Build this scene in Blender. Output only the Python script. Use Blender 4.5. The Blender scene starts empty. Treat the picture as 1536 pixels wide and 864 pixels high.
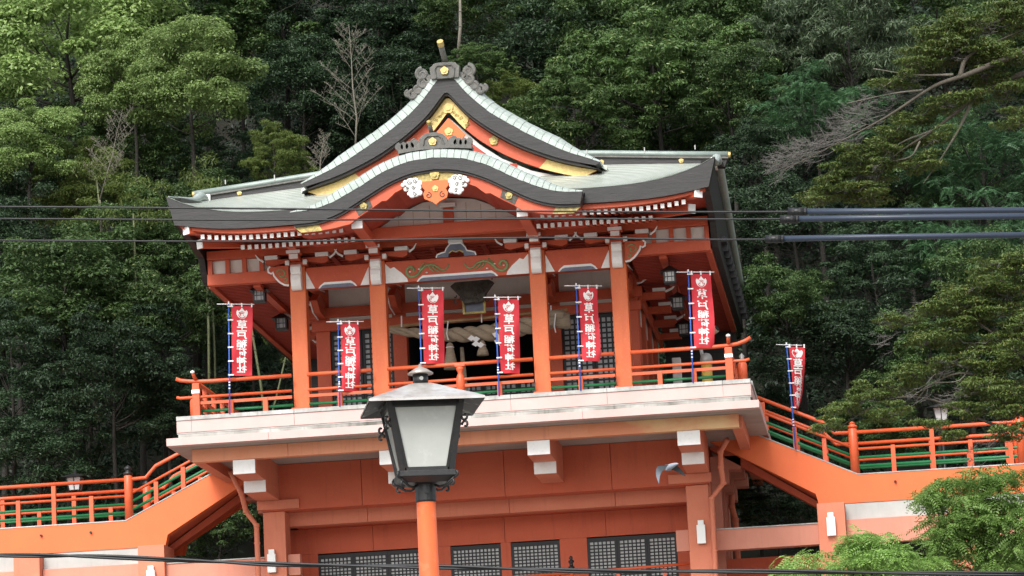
import bpy, bmesh, math, random
import numpy as np
from mathutils import Vector, Matrix, Euler

scene = bpy.context.scene
COL = scene.collection
PI = math.pi
rad = math.radians

# ------------------------------------------------------------------ camera
CAM = Vector((11.0857, -87.9178, 1.6))
YAW, PITCH, ROLL = rad(6.2), rad(10.76), rad(2.85)
F_PX, PW, PH = 5000.0, 1536.0, 864.0
head = Vector((-math.sin(YAW), math.cos(YAW), 0))
FWD = (head * math.cos(PITCH) + Vector((0, 0, 1)) * math.sin(PITCH)).normalized()
R0 = FWD.cross(Vector((0, 0, 1))).normalized()
U0 = R0.cross(FWD).normalized()
cR, sR = math.cos(ROLL), math.sin(ROLL)
RIGHT = R0 * cR - U0 * sR
UP = R0 * sR + U0 * cR
camd = bpy.data.cameras.new('camera')
camd.sensor_width = 36.0
camd.lens = 36.0 * F_PX / PW
camd.clip_start = 0.5
camd.clip_end = 3000
cam = bpy.data.objects.new('camera', camd)
M = Matrix((RIGHT, UP, -FWD)).transposed().to_4x4()
M.translation = CAM
cam.matrix_world = M
COL.objects.link(cam)
scene.camera = cam

# ------------------------------------------------------------------ sky, sun, exposure
SUN_EL, SUN_AZ = rad(43), rad(196)      # azimuth: clockwise from +Y, where the light comes from
world = bpy.data.worlds.new('World')
scene.world = world
world.use_nodes = True
wn, wl = world.node_tree.nodes, world.node_tree.links
wn.clear()
sky = wn.new('ShaderNodeTexSky')
sky.sky_type = 'NISHITA'
sky.sun_disc = False
sky.sun_elevation = SUN_EL
sky.sun_rotation = SUN_AZ
sky.dust_density = 3.0
sky.air_density = 1.0
hs = wn.new('ShaderNodeHueSaturation')          # an overcast sky is nearly colourless
hs.inputs['Saturation'].default_value = 0.28
bg = wn.new('ShaderNodeBackground')
bg.inputs['Strength'].default_value = 0.14
wo = wn.new('ShaderNodeOutputWorld')
wl.new(sky.outputs[0], hs.inputs['Color'])
wl.new(hs.outputs[0], bg.inputs[0])
wl.new(bg.outputs[0], wo.inputs[0])
sund = bpy.data.lights.new('sun', 'SUN')
sund.energy = 1.5
sund.angle = rad(24)
sund.color = (1.0, 0.985, 0.955)
sun = bpy.data.objects.new('sun', sund)
sdir = Vector((math.sin(SUN_AZ) * math.cos(SUN_EL), math.cos(SUN_AZ) * math.cos(SUN_EL), math.sin(SUN_EL)))
sun.rotation_euler = (-sdir).to_track_quat('-Z', 'Y').to_euler()
sun.location = (0, -40, 60)
COL.objects.link(sun)
scene.view_settings.view_transform = 'Standard'
scene.view_settings.look = 'None'
scene.view_settings.gamma = 1.0
scene.view_settings.exposure = 1.03
scene.view_settings.use_curve_mapping = False
scene.cycles.max_bounces = 6
scene.cycles.diffuse_bounces = 3
scene.cycles.transmission_bounces = 4
scene.cycles.transparent_max_bounces = 8


def at(px, py, Y):
    """world point on the plane y=Y that stands behind a place measured in the photograph"""
    d = FWD * F_PX + RIGHT * (px - PW / 2) - UP * (py - PH / 2)
    return CAM + d * ((Y - CAM.y) / d.y)


# ------------------------------------------------------------------ materials
def new_mat(name):
    m = bpy.data.materials.new(name)
    m.use_nodes = True
    nt = m.node_tree
    nt.nodes.clear()
    out = nt.nodes.new('ShaderNodeOutputMaterial')
    return m, nt, out


def paint(name, c1, c2=None, rough=0.55, metal=0.0, scale=3.0, bump=0.15, bscale=40.0, streak=0.0,
          streak_col=(0.03, 0.03, 0.025), stretch=(1, 1, 1), spec=0.4, amount=0.6, fade=None, speck=0.0):
    """procedural surface: two tones mixed by noise, vertical rain streaks, fine bump"""
    m, nt, out = new_mat(name)
    n, l = nt.nodes, nt.links
    b = n.new('ShaderNodeBsdfPrincipled')
    l.new(b.outputs[0], out.inputs[0])
    tc = n.new('ShaderNodeTexCoord')
    mp = n.new('ShaderNodeMapping')
    mp.inputs['Scale'].default_value = stretch
    l.new(tc.outputs['Object'], mp.inputs[0])
    no = n.new('ShaderNodeTexNoise')
    no.inputs['Scale'].default_value = scale
    no.inputs['Detail'].default_value = 6
    no.inputs['Roughness'].default_value = 0.62
    l.new(mp.outputs[0], no.inputs['Vector'])
    c2 = c2 or tuple(x * 0.78 for x in c1)
    cr = n.new('ShaderNodeValToRGB')
    cr.color_ramp.elements[0].position = 0.5 - amount * 0.35
    cr.color_ramp.elements[1].position = 0.5 + amount * 0.35
    cr.color_ramp.elements[0].color = (*c2, 1)
    cr.color_ramp.elements[1].color = (*c1, 1)
    l.new(no.outputs[0], cr.inputs[0])
    col = cr.outputs[0]
    if streak > 0:
        mp2 = n.new('ShaderNodeMapping')
        mp2.inputs['Scale'].default_value = (5.0, 5.0, 0.28)
        l.new(tc.outputs['Object'], mp2.inputs[0])
        n2 = n.new('ShaderNodeTexNoise')
        n2.inputs['Scale'].default_value = 1.6
        n2.inputs['Detail'].default_value = 5
        l.new(mp2.outputs[0], n2.inputs['Vector'])
        r2 = n.new('ShaderNodeValToRGB')
        r2.color_ramp.elements[0].position = 0.56
        r2.color_ramp.elements[1].position = 0.80
        r2.color_ramp.elements[0].color = (0, 0, 0, 1)
        r2.color_ramp.elements[1].color = (streak, streak, streak, 1)
        l.new(n2.outputs[0], r2.inputs[0])
        mx = n.new('ShaderNodeMixRGB')
        mx.inputs[2].default_value = (*streak_col, 1)
        l.new(r2.outputs[0], mx.inputs[0])
        l.new(col, mx.inputs[1])
        col = mx.outputs[0]
    if speck > 0:
        n4 = n.new('ShaderNodeTexNoise')
        n4.inputs['Scale'].default_value = 14
        n4.inputs['Detail'].default_value = 8
        l.new(tc.outputs['Object'], n4.inputs['Vector'])
        r4 = n.new('ShaderNodeValToRGB')
        r4.color_ramp.elements[0].position = 0.58
        r4.color_ramp.elements[1].position = 0.66
        r4.color_ramp.elements[0].color = (0, 0, 0, 1)
        r4.color_ramp.elements[1].color = (speck, speck, speck, 1)
        l.new(n4.outputs[0], r4.inputs[0])
        mx = n.new('ShaderNodeMixRGB')
        mx.inputs[2].default_value = (*(fade or (0.6, 0.5, 0.45)), 1)
        l.new(r4.outputs[0], mx.inputs[0])
        l.new(col, mx.inputs[1])
        col = mx.outputs[0]
    l.new(col, b.inputs['Base Color'])
    b.inputs['Roughness'].default_value = rough
    b.inputs['Metallic'].default_value = metal
    b.inputs['Specular IOR Level'].default_value = spec
    if bump > 0:
        n3 = n.new('ShaderNodeTexNoise')
        n3.inputs['Scale'].default_value = bscale
        n3.inputs['Detail'].default_value = 4
        l.new(mp.outputs[0], n3.inputs['Vector'])
        bp = n.new('ShaderNodeBump')
        bp.inputs['Strength'].default_value = bump
        bp.inputs['Distance'].default_value = 0.01
        l.new(n3.outputs[0], bp.inputs['Height'])
        l.new(bp.outputs[0], b.inputs['Normal'])
    return m


def leaf_mat(name, c1, c2, trans=0.35, c3=None):
    """leaf colour varies from leaf to leaf and from tree to tree; thin leaves let light through"""
    m, nt, out = new_mat(name)
    n, l = nt.nodes, nt.links
    g = n.new('ShaderNodeNewGeometry')
    cr = n.new('ShaderNodeValToRGB')
    cr.color_ramp.elements[0].color = (*c1, 1)
    cr.color_ramp.elements[1].color = (*c2, 1)
    if c3:
        e = cr.color_ramp.elements.new(0.93)
        e.color = (*c2, 1)
        cr.color_ramp.elements[-1].color = (*c3, 1)
    l.new(g.outputs['Random Per Island'], cr.inputs[0])
    oi = n.new('ShaderNodeObjectInfo')
    mr = n.new('ShaderNodeMapRange')
    mr.inputs['To Min'].default_value = 0.75
    mr.inputs['To Max'].default_value = 1.2
    l.new(oi.outputs['Random'], mr.inputs[0])
    hsv = n.new('ShaderNodeHueSaturation')
    l.new(mr.outputs[0], hsv.inputs['Value'])
    l.new(cr.outputs[0], hsv.inputs['Color'])
    d = n.new('ShaderNodeBsdfPrincipled')
    d.inputs['Roughness'].default_value = 0.5
    d.inputs['Specular IOR Level'].default_value = 0.35
    t = n.new('ShaderNodeBsdfTranslucent')
    mx = n.new('ShaderNodeMixShader')
    mx.inputs[0].default_value = trans
    l.new(hsv.outputs[0], d.inputs['Base Color'])
    l.new(hsv.outputs[0], t.inputs['Color'])
    l.new(d.outputs[0], mx.inputs[1])
    l.new(t.outputs[0], mx.inputs[2])
    l.new(mx.outputs[0], out.inputs[0])
    return m


RED = (0.56, 0.10, 0.038)
MT = {}
MT['red'] = paint('vermilion_wood', RED, (0.42, 0.066, 0.028), rough=0.55, scale=1.6, bump=0.1, speck=0.2, fade=(0.58, 0.2, 0.12), amount=.9)
MT['red_col'] = paint('column_paint', (0.64, 0.15, 0.042), (0.55, 0.105, 0.032), rough=0.5, scale=1.4, bump=0.1,
                      stretch=(3, 3, .6), speck=0.25, fade=(0.68, 0.22, 0.10))
MT['red_dark'] = paint('shaded_red', (0.40, 0.055, 0.028), (0.30, 0.04, 0.02), rough=0.6, scale=2.5, bump=0.1)  # vermilion darkened in the colour to deepen the shade under eaves
MT['orange'] = paint('stair_orange', (0.74, 0.155, 0.045), (0.68, 0.13, 0.038), rough=0.6, scale=1.0, bump=0.12, streak=0.16, amount=.9, speck=.06, fade=(0.78, 0.26, 0.12),
                     streak_col=(0.5, 0.16, 0.08))
MT['lamp_pole'] = paint('lamp_pole_paint', (0.62, 0.125, 0.04), (0.52, 0.09, 0.03), rough=0.5, scale=2.5, bump=0.08, stretch=(4, 4, 1), speck=.3, fade=(0.66, 0.2, 0.09))
MT['rail'] = paint('rail_red', (0.64, 0.11, 0.036), (0.54, 0.085, 0.03), rough=0.42, scale=3, bump=0.05, speck=0.15,
                   fade=(0.7, 0.28, 0.18))
MT['green'] = paint('rail_green', (0.018, 0.17, 0.06), (0.012, 0.12, 0.045), rough=0.45, scale=3)
MT['salmon'] = paint('salmon_concrete', (0.64, 0.22, 0.13), (0.54, 0.16, 0.09), rough=0.75, scale=0.9, bump=0.2, streak=0.3, amount=0.9, speck=.12, fade=(0.6, 0.27, 0.2),
                     streak_col=(0.25, 0.07, 0.04))
MT['salmon_pale'] = paint('pale_salmon_concrete', (0.62, 0.27, 0.19), (0.52, 0.20, 0.135), rough=0.75, scale=0.9, bump=0.2, streak=0.3, amount=0.9,
                          streak_col=(0.35, 0.16, 0.11))
MT['wallred'] = paint('red_wall_panel', (0.58, 0.125, 0.058), (0.46, 0.09, 0.042), rough=0.7, scale=0.8, bump=0.15, streak=0.35, amount=0.9, speck=.12, fade=(0.58, 0.18, 0.10),
                      streak_col=(0.2, 0.04, 0.025))
MT['beam_faded'] = paint('faded_beam', (0.74, 0.33, 0.19), (0.64, 0.235, 0.125), rough=0.7, scale=0.7, bump=0.15, streak=0.3, amount=0.8,
                         streak_col=(0.30, 0.12, 0.07))
MT['beam_bleached'] = paint('bleached_beam', (0.72, 0.47, 0.24), (0.66, 0.25, 0.13), rough=0.7, scale=0.55, bump=0.15,
                            stretch=(1, 1, 2.2), amount=0.35)
MT['pink'] = paint('parapet_pink', (0.60, 0.42, 0.39), (0.52, 0.345, 0.315), rough=0.7, scale=0.8, bump=0.12, streak=0.35,
                   streak_col=(0.42, 0.36, 0.33))
MT['cap'] = paint('parapet_cap', (0.52, 0.52, 0.50), (0.27, 0.265, 0.245), rough=0.8, scale=1.6, bump=0.3, streak=0.5,
                  streak_col=(0.10, 0.10, 0.085), amount=0.5)
MT['groove'] = paint('stained_groove', (0.48, 0.48, 0.45), (0.13, 0.13, 0.11), rough=0.85, scale=0.55, bump=0.3, streak=0.75,
                     streak_col=(0.05, 0.055, 0.045), amount=0.35)
MT['soffit'] = paint('concrete_soffit', (0.38, 0.33, 0.30), (0.28, 0.245, 0.22), rough=0.85, scale=1.2, bump=0.2)
MT['white'] = paint('white_paint', (0.84, 0.83, 0.81), (0.76, 0.75, 0.73), rough=0.6, scale=5, bump=0.08, speck=0.16, fade=(0.45, 0.43, 0.40))
MT['plaster'] = paint('plaster', (0.78, 0.75, 0.70), (0.66, 0.63, 0.58), rough=0.85, scale=1.4, bump=0.12, streak=0.15,
                      streak_col=(0.36, 0.31, 0.26))
MT['greyboard'] = paint('grey_board', (0.46, 0.455, 0.43), (0.36, 0.355, 0.335), rough=0.8, scale=1.1, bump=0.15, streak=0.2)
MT['copper'] = paint('copper_patina', (0.40, 0.445, 0.415), (0.25, 0.30, 0.27), rough=0.42, metal=0.1, scale=1.6, bump=0.12, bscale=14,
                     spec=0.6, stretch=(2, .6, 2), speck=0.3, fade=(0.56, 0.63, 0.60), amount=0.8)
MT['copper2'] = paint('copper_patina_sky_sheen', (0.55, 0.57, 0.52), (0.36, 0.40, 0.34), rough=0.33, metal=0.1, scale=1.5, bump=0.12,
                      bscale=14, spec=0.6, amount=0.8)  # slope copper made paler to stand in for grazing sky reflection
MT['fascia'] = paint('bark_grey_fascia', (0.030, 0.027, 0.026), (0.010, 0.0095, 0.0095), rough=0.5, scale=5, bump=0.6, bscale=18,
                     stretch=(.3, 1, 4), spec=0.4)
MT['copper_dark'] = paint('dull_copper_ridge', (0.24, 0.29, 0.26), (0.15, 0.19, 0.17), rough=0.45, metal=0.1, scale=3, spec=0.6)
MT['joint'] = paint('dark_copper_joint', (0.15, 0.175, 0.15), rough=0.6)
MT['oni'] = paint('ridge_tile_grey', (0.13, 0.125, 0.11), (0.07, 0.068, 0.062), rough=0.6, scale=6, bump=0.25, speck=0.3,
                  fade=(0.20, 0.23, 0.20))
MT['gold'] = paint('gold_leaf', (0.62, 0.46, 0.18), (0.42, 0.30, 0.11), rough=0.45, metal=0.3, scale=12, bump=0.3, bscale=60)
MT['gold_old'] = paint('tarnished_gold', (0.50, 0.38, 0.12), (0.20, 0.17, 0.075), rough=0.5, metal=0.35, scale=9, bump=0.6, bscale=30, amount=0.4)
MT['black'] = paint('black_iron', (0.018, 0.018, 0.019), (0.012, 0.012, 0.012), rough=0.38, scale=12, bump=0.15, speck=0.25,
                    fade=(0.05, 0.035, 0.028))
MT['lattice'] = paint('black_lattice', (0.014, 0.015, 0.018), (0.01, 0.01, 0.012), rough=0.5, scale=5)
MT['dark'] = paint('dark_interior', (0.010, 0.009, 0.009), rough=0.9, scale=2)  # near-black colour stands in for the darkness of unlit hollows
MT['shoji'] = paint('grey_pane', (0.54, 0.55, 0.54), (0.42, 0.43, 0.43), rough=0.25, scale=1.5, bump=0)
MT['shoji_dim'] = paint('dim_pane', (0.40, 0.41, 0.43), (0.28, 0.29, 0.31), rough=0.25, scale=1.5, bump=0)
MT['rope'] = paint('straw_rope', (0.40, 0.33, 0.24), (0.27, 0.215, 0.15), rough=0.9, scale=8, bump=0.6, bscale=50, stretch=(.6, 1, 3))
MT['bamboo'] = paint('bamboo_pole', (0.42, 0.26, 0.12), (0.30, 0.17, 0.08), rough=0.5, scale=4)
MT['paper'] = paint('white_paper', (0.84, 0.84, 0.84), (0.78, 0.78, 0.78), rough=0.7, scale=4, bump=0)
MT['flag'] = paint('red_banner_cloth', (0.56, 0.035, 0.048), (0.44, 0.020, 0.032), rough=0.75, scale=2.5, bump=0.1, bscale=180)
MT['flagtext'] = paint('white_print', (0.82, 0.80, 0.78), (0.76, 0.72, 0.70), rough=0.75, scale=6, bump=0)
MT['bluepole'] = paint('blue_pole', (0.045, 0.13, 0.50), (0.035, 0.10, 0.42), rough=0.35, scale=6)
MT['greyblue'] = paint('grey_blue_paint', (0.16, 0.18, 0.24), (0.11, 0.12, 0.17), rough=0.5, scale=6)
MT['scroll'] = paint('moss_green_scroll', (0.26, 0.34, 0.15), (0.14, 0.20, 0.08), rough=0.5, scale=8)
MT['carved'] = paint('dark_carved_wood', (0.09, 0.08, 0.06), (0.022, 0.02, 0.018), rough=0.55, scale=9, bump=0.6, bscale=22, speck=.3,
                     fade=(0.13, 0.11, 0.07))
MT['cable'] = paint('cable_black', (0.010, 0.0105, 0.012), rough=0.45, scale=5, bump=0)
MT['sleeve'] = paint('cable_sleeve_slate', (0.030, 0.044, 0.070), (0.024, 0.034, 0.056), rough=0.4, scale=2, bump=0.05)
MT['yellow'] = paint('yellow_post_paint', (0.55, 0.36, 0.06), (0.42, 0.28, 0.06), rough=0.6, scale=3, streak=.2, streak_col=(0.2, 0.15, 0.06))
MT['steel'] = paint('grey_steel', (0.36, 0.36, 0.34), (0.26, 0.26, 0.25), rough=0.5, metal=0.3, scale=4)
MT['bark_dark'] = paint('shaded_bark', (0.035, 0.030, 0.024), (0.018, 0.016, 0.013), rough=0.9, scale=4, bump=0.8, bscale=20, stretch=(3, 3, .7))  # bark darkened so hillside trunks sink into the forest shade
MT['bark'] = paint('tree_bark', (0.10, 0.085, 0.065), (0.05, 0.043, 0.034), rough=0.9, scale=4, bump=0.8, bscale=20, stretch=(3, 3, .7))
MT['bark_pale'] = paint('pale_bark', (0.20, 0.18, 0.145), (0.11, 0.10, 0.08), rough=0.9, scale=5, bump=0.6, bscale=18, stretch=(3, 3, .7))
MT['culm'] = paint('bamboo_culm', (0.12, 0.135, 0.06), (0.07, 0.08, 0.035), rough=0.6, scale=2, stretch=(4, 4, .7))
MT['twig'] = paint('dead_twig', (0.125, 0.115, 0.105), (0.07, 0.065, 0.06), rough=0.9, scale=6)
MT['soil'] = paint('forest_floor', (0.016, 0.015, 0.009), (0.008, 0.010, 0.005), rough=0.95, scale=0.8, bump=0.6, bscale=6)
MT['asphalt'] = paint('pale_gravel', (0.27, 0.255, 0.23), (0.21, 0.20, 0.18), rough=0.9, scale=2, bump=0.3)
MT['bird'] = paint('heron_grey_feathers', (0.30, 0.33, 0.38), (0.20, 0.225, 0.27), rough=0.8, scale=9)
MT['birddark'] = paint('dark_flight_feathers', (0.055, 0.058, 0.065), (0.03, 0.03, 0.033), rough=0.8, scale=9)
MT['lamp_roof'] = paint('rusting_white_sheet', (0.62, 0.62, 0.61), (0.30, 0.24, 0.20), rough=0.22, metal=0.35, scale=3.2, bump=0.06, amount=0.55,
                        speck=.25, fade=(0.12, 0.07, 0.05))
MT['lamp_under'] = paint('flaking_black_underside', (0.035, 0.033, 0.032), (0.02, 0.02, 0.02), rough=0.5, scale=6, bump=.3, speck=0.8,
                         fade=(0.35, 0.34, 0.32))
MT['lamp_white'] = paint('lamp_diffuser', (0.82, 0.82, 0.80), (0.78, 0.78, 0.76), rough=0.4, scale=3, bump=0)
MT['lamp_glass'] = paint('frosted_glass', (0.46, 0.475, 0.44), (0.33, 0.345, 0.325), rough=0.22, scale=1.8, bump=0.02, speck=0.2, fade=(0.62, 0.62, 0.60))
MT['gutter'] = paint('dark_gutter', (0.035, 0.036, 0.037), (0.022, 0.022, 0.023), rough=0.5, scale=4)
MT['L_bright'] = leaf_mat('bright_green_leaves', (0.14, 0.23, 0.058), (0.32, 0.43, 0.15), 0.4)
MT['L_mid'] = leaf_mat('mid_green_leaves', (0.034, 0.074, 0.022), (0.10, 0.165, 0.052), 0.3, (0.20, 0.24, 0.09))
MT['L_dark'] = leaf_mat('dark_evergreen_leaves', (0.017, 0.037, 0.018), (0.052, 0.092, 0.040), 0.25)
MT['L_under'] = leaf_mat('shade_leaves', (0.010, 0.022, 0.012), (0.030, 0.054, 0.026), 0.2)  # darker leaf copy, puts the deep shade between crowns into the colour
MT['L_grey'] = leaf_mat('grey_green_leaves', (0.060, 0.095, 0.050), (0.13, 0.175, 0.095), 0.3)
MT['L_pale'] = leaf_mat('green_leaves_with_pale_tips', (0.040, 0.082, 0.022), (0.085, 0.145, 0.04), 0.3, (0.28, 0.32, 0.13))
MT['L_blue'] = leaf_mat('blue_green_leaflets', (0.038, 0.095, 0.040), (0.075, 0.155, 0.065), 0.3)
MT['L_yellow'] = leaf_mat('yellow_green_bamboo_leaves', (0.075, 0.115, 0.022), (0.15, 0.19, 0.05), 0.4)
MT['L_conifer'] = leaf_mat('conifer_needles', (0.050, 0.088, 0.020), (0.125, 0.165, 0.040), 0.25, (0.18, 0.15, 0.05))
MT['L_maple'] = leaf_mat('fresh_maple_leaves', (0.14, 0.26, 0.055), (0.28, 0.43, 0.12), 0.45)


# ------------------------------------------------------------------ mesh builder
class MB:
    def __init__(self):
        self.v, self.f, self.m = [], [], []

    def add(self, verts, faces, mi=0):
        o = len(self.v)
        self.v += [tuple(p) for p in verts]
        self.f += [tuple(i + o for i in f) for f in faces]
        self.m += [mi] * len(faces)
        return self

    def box(self, x0, x1, y0, y1, z0, z1, mi=0):
        v = [(x0, y0, z0), (x1, y0, z0), (x1, y1, z0), (x0, y1, z0), (x0, y0, z1), (x1, y0, z1), (x1, y1, z1), (x0, y1, z1)]
        return self.add(v, [(0, 3, 2, 1), (4, 5, 6, 7), (0, 1, 5, 4), (1, 2, 6, 5), (2, 3, 7, 6), (3, 0, 4, 7)], mi)

    def prism(self, poly, y0, y1, mi=0, axis='Y'):
        """polygon given in (x,z) swept along y, or in (y,z) swept along x when axis is X, or (x,y) along z"""
        n = len(poly)
        if axis == 'Y':
            v = [(a, y0, b) for a, b in poly] + [(a, y1, b) for a, b in poly]
        elif axis == 'X':
            v = [(y0, a, b) for a, b in poly] + [(y1, a, b) for a, b in poly]
        else:
            v = [(a, b, y0) for a, b in poly] + [(a, b, y1) for a, b in poly]
        f = [tuple(range(n)), tuple(range(2 * n - 1, n - 1, -1))]
        f += [(i, (i + 1) % n, n + (i + 1) % n, n + i) for i in range(n)]
        return self.add(v, f, mi)

    def ribbon(self, top, bot, y0, y1, mi=0):
        """solid between two (x,z) lines of equal length, from y0 to y1"""
        n = len(top)
        v = [(x, y0, z) for x, z in top] + [(x, y0, z) for x, z in bot] + [(x, y1, z) for x, z in top] + [(x, y1, z) for x, z in bot]
        f = []
        for i in range(n - 1):
            f += [(i, i + 1, n + i + 1, n + i), (2 * n + i, 3 * n + i, 3 * n + i + 1, 2 * n + i + 1),
                  (i, 2 * n + i, 2 * n + i + 1, i + 1), (n + i, n + i + 1, 3 * n + i + 1, 3 * n + i)]
        f += [(0, n, 3 * n, 2 * n), (n - 1, 3 * n - 1, 4 * n - 1, 2 * n - 1)]
        return self.add(v, f, mi)

    def tube(self, pts, r, n=8, mi=0, cap=True):
        pts = [Vector(p) for p in pts]
        rs = r if isinstance(r, (list, tuple)) else [r] * len(pts)
        v, f = [], []
        prev = None
        for i, p in enumerate(pts):
            a = pts[min(i + 1, len(pts) - 1)] - pts[max(i - 1, 0)]
            a = a.normalized() if a.length > 1e-9 else Vector((0, 0, 1))
            if prev is None:
                prev = a.orthogonal().normalized()
            u = (prev - a * prev.dot(a))
            u = u.normalized() if u.length > 1e-6 else a.orthogonal().normalized()
            prev = u
            w = a.cross(u)
            for k in range(n):
                t = 2 * PI * k / n
                v.append(p + (u * math.cos(t) + w * math.sin(t)) * rs[i])
        for i in range(len(pts) - 1):
            for k in range(n):
                f.append((i * n + k, i * n + (k + 1) % n, (i + 1) * n + (k + 1) % n, (i + 1) * n + k))
        if cap:
            f += [tuple(range(n - 1, -1, -1)), tuple(range((len(pts) - 1) * n, len(pts) * n))]
        return self.add(v, f, mi)

    def lathe(self, prof, c=(0, 0, 0), n=16, mi=0):
        v, f = [], []
        for r, z in prof:
            for k in range(n):
                t = 2 * PI * k / n
                v.append((c[0] + r * math.cos(t), c[1] + r * math.sin(t), c[2] + z))
        for i in range(len(prof) - 1):
            for k in range(n):
                f.append((i * n + k, i * n + (k + 1) % n, (i + 1) * n + (k + 1) % n, (i + 1) * n + k))
        f += [tuple(range(n - 1, -1, -1)), tuple(range((len(prof) - 1) * n, len(prof) * n))]
        return self.add(v, f, mi)

    def mesh(self, name, mats, smooth=False, bevel=0.0):
        me = bpy.data.meshes.new(name)
        me.from_pydata(self.v, [], self.f)
        mats = mats if isinstance(mats, (list, tuple)) else [mats]
        for m in mats:
            me.materials.append(MT[m] if isinstance(m, str) else m)
        if len(mats) > 1:
            me.polygons.foreach_set('material_index', self.m)
        bm = bmesh.new()
        bm.from_mesh(me)
        bmesh.ops.recalc_face_normals(bm, faces=bm.faces)
        if bevel > 0:
            ed = [e for e in bm.edges if len(e.link_faces) == 2 and e.calc_face_angle(0) > 0.5]
            bmesh.ops.bevel(bm, geom=ed, offset=bevel, segments=2, affect='EDGES', profile=0.6, clamp_overlap=True)
        bm.to_mesh(me)
        bm.free()
        if smooth:
            me.polygons.foreach_set('use_smooth', [True] * len(me.polygons))
        me.update()
        return me

    def build(self, name, mats, parent=None, smooth=False, bevel=0.0):
        return link(name, self.mesh(name, mats, smooth, bevel), parent)


def link(name, me, parent=None):
    o = bpy.data.objects.new(name, me)
    COL.objects.link(o)
    if parent:
        own(o, parent)
    return o


def own(o, parent):
    o.parent = parent
    loc = Vector((0, 0, 0))
    q = parent
    while q:
        loc += q.location
        q = q.parent
    o.matrix_parent_inverse = Matrix.Translation(-loc)
    if parent.parent:      # a sub-part: its part sits at the world origin already
        o.matrix_parent_inverse = Matrix.Identity(4)


def tag(o, label, cat, group=None, kind=None):
    o['label'] = label
    o['category'] = cat
    if group:
        o['group'] = group
    if kind:
        o['kind'] = kind
    return o


def thing(name, loc, label, cat, group=None):
    o = bpy.data.objects.new(name, None)
    o.empty_display_size = 0.3
    o.location = loc
    COL.objects.link(o)
    return tag(o, label, cat, group)


def copy_part(o, parent, name=None):
    c = o.copy()
    COL.objects.link(c)
    if name:
        c.name = name
    c.parent = parent
    return c


def crom(P, n):
    """smooth line through control points, n samples per span"""
    P = [np.array(p, float) for p in P]
    Q = [2 * P[0] - P[1]] + P + [2 * P[-1] - P[-2]]
    out = []
    for i in range(1, len(Q) - 2):
        a, b, c, d = Q[i - 1:i + 3]
        for k in range(n):
            t = k / n
            out.append(0.5 * (2 * b + (c - a) * t + (2 * a - 5 * b + 4 * c - d) * t * t + (3 * b - a - 3 * c + d) * t ** 3))
    out.append(P[-1])
    return [tuple(p) for p in out]


def mirror(half):
    """half profile from x=0 outwards -> whole profile from -x to +x"""
    return [(-x, z) for x, z in reversed(half) if x > 1e-6] + [tuple(p) for p in half]


def spiral(cx, cz, r0, r1, a0, a1, n=18):
    return [(cx + (r0 + (r1 - r0) * k / n) * math.cos(a0 + (a1 - a0) * k / n), cz + (r0 + (r1 - r0) * k / n) * math.sin(a0 + (a1 - a0) * k / n))
            for k in range(n + 1)]


def crest(mb, x, z, r, y0, y1, mi=0):
    """five lobed flower crest facing the front"""
    P = []
    for k in range(40):
        t = 2 * PI * k / 40 + PI / 2
        P.append((x + r * (0.82 + 0.18 * abs(math.cos(2.5 * (t - PI / 2)))) * math.cos(t), z + r * (0.82 + 0.18 * abs(math.cos(2.5 * (t - PI / 2)))) * math.sin(t)))
    mb.prism(P, y0, y1, mi)
    Q = [(x + r * .45 * math.cos(2 * PI * k / 16), z + r * .45 * math.sin(2 * PI * k / 16)) for k in range(16)]
    mb.prism(Q, y0 - 0.025, y0 - 0.002, mi)
    return mb

# ------------------------------------------------------------------ ground and hillside
rng = np.random.default_rng(7)


def hill_z(x, y):
    s = max(0.0, y - 15.0)
    base = 0.80 * s if s < 60 else 48 + 0.15 * (s - 60)
    side = max(0.0, abs(x) - 8.5)
    front = 8.5 * min(1.0, side / 5.0) * min(1.0, max(0.0, (y - 7.5) / 4.0))
    lift = min(s / 6.0, 1.0) * 8.5
    return max(front, lift) + base + 0.5 * math.sin(x * .45 + y * .3) * min(1, max(0, y - 8) / 6) if y > 7 else 0.0


xs = np.linspace(-75, 75, 61)
ys = np.concatenate([np.linspace(7, 60, 45), np.linspace(64, 140, 12)])
mb = MB()
V = [(x, y, hill_z(x, y) - (0.02 if y <= 7.01 else 0)) for y in ys for x in xs]
Fc = [(j * 61 + i, j * 61 + i + 1, (j + 1) * 61 + i + 1, (j + 1) * 61 + i) for j in range(len(ys) - 1) for i in range(60)]
hill = mb.add(V, Fc).build('hillside', 'soil', smooth=True)
hill['kind'] = 'structure'
g = MB().add([(-900, -900, -0.03), (900, -900, -0.03), (900, 900, -0.03), (-900, 900, -0.03)], [(0, 1, 2, 3)]).build('ground', 'asphalt')
g['kind'] = 'structure'

# ------------------------------------------------------------------ concrete platform that carries the hall
plat = thing('concrete_platform', (0, 5, 0), 'salmon concrete balcony storey with pale pink parapet under the shrine hall', 'platform')
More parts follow.
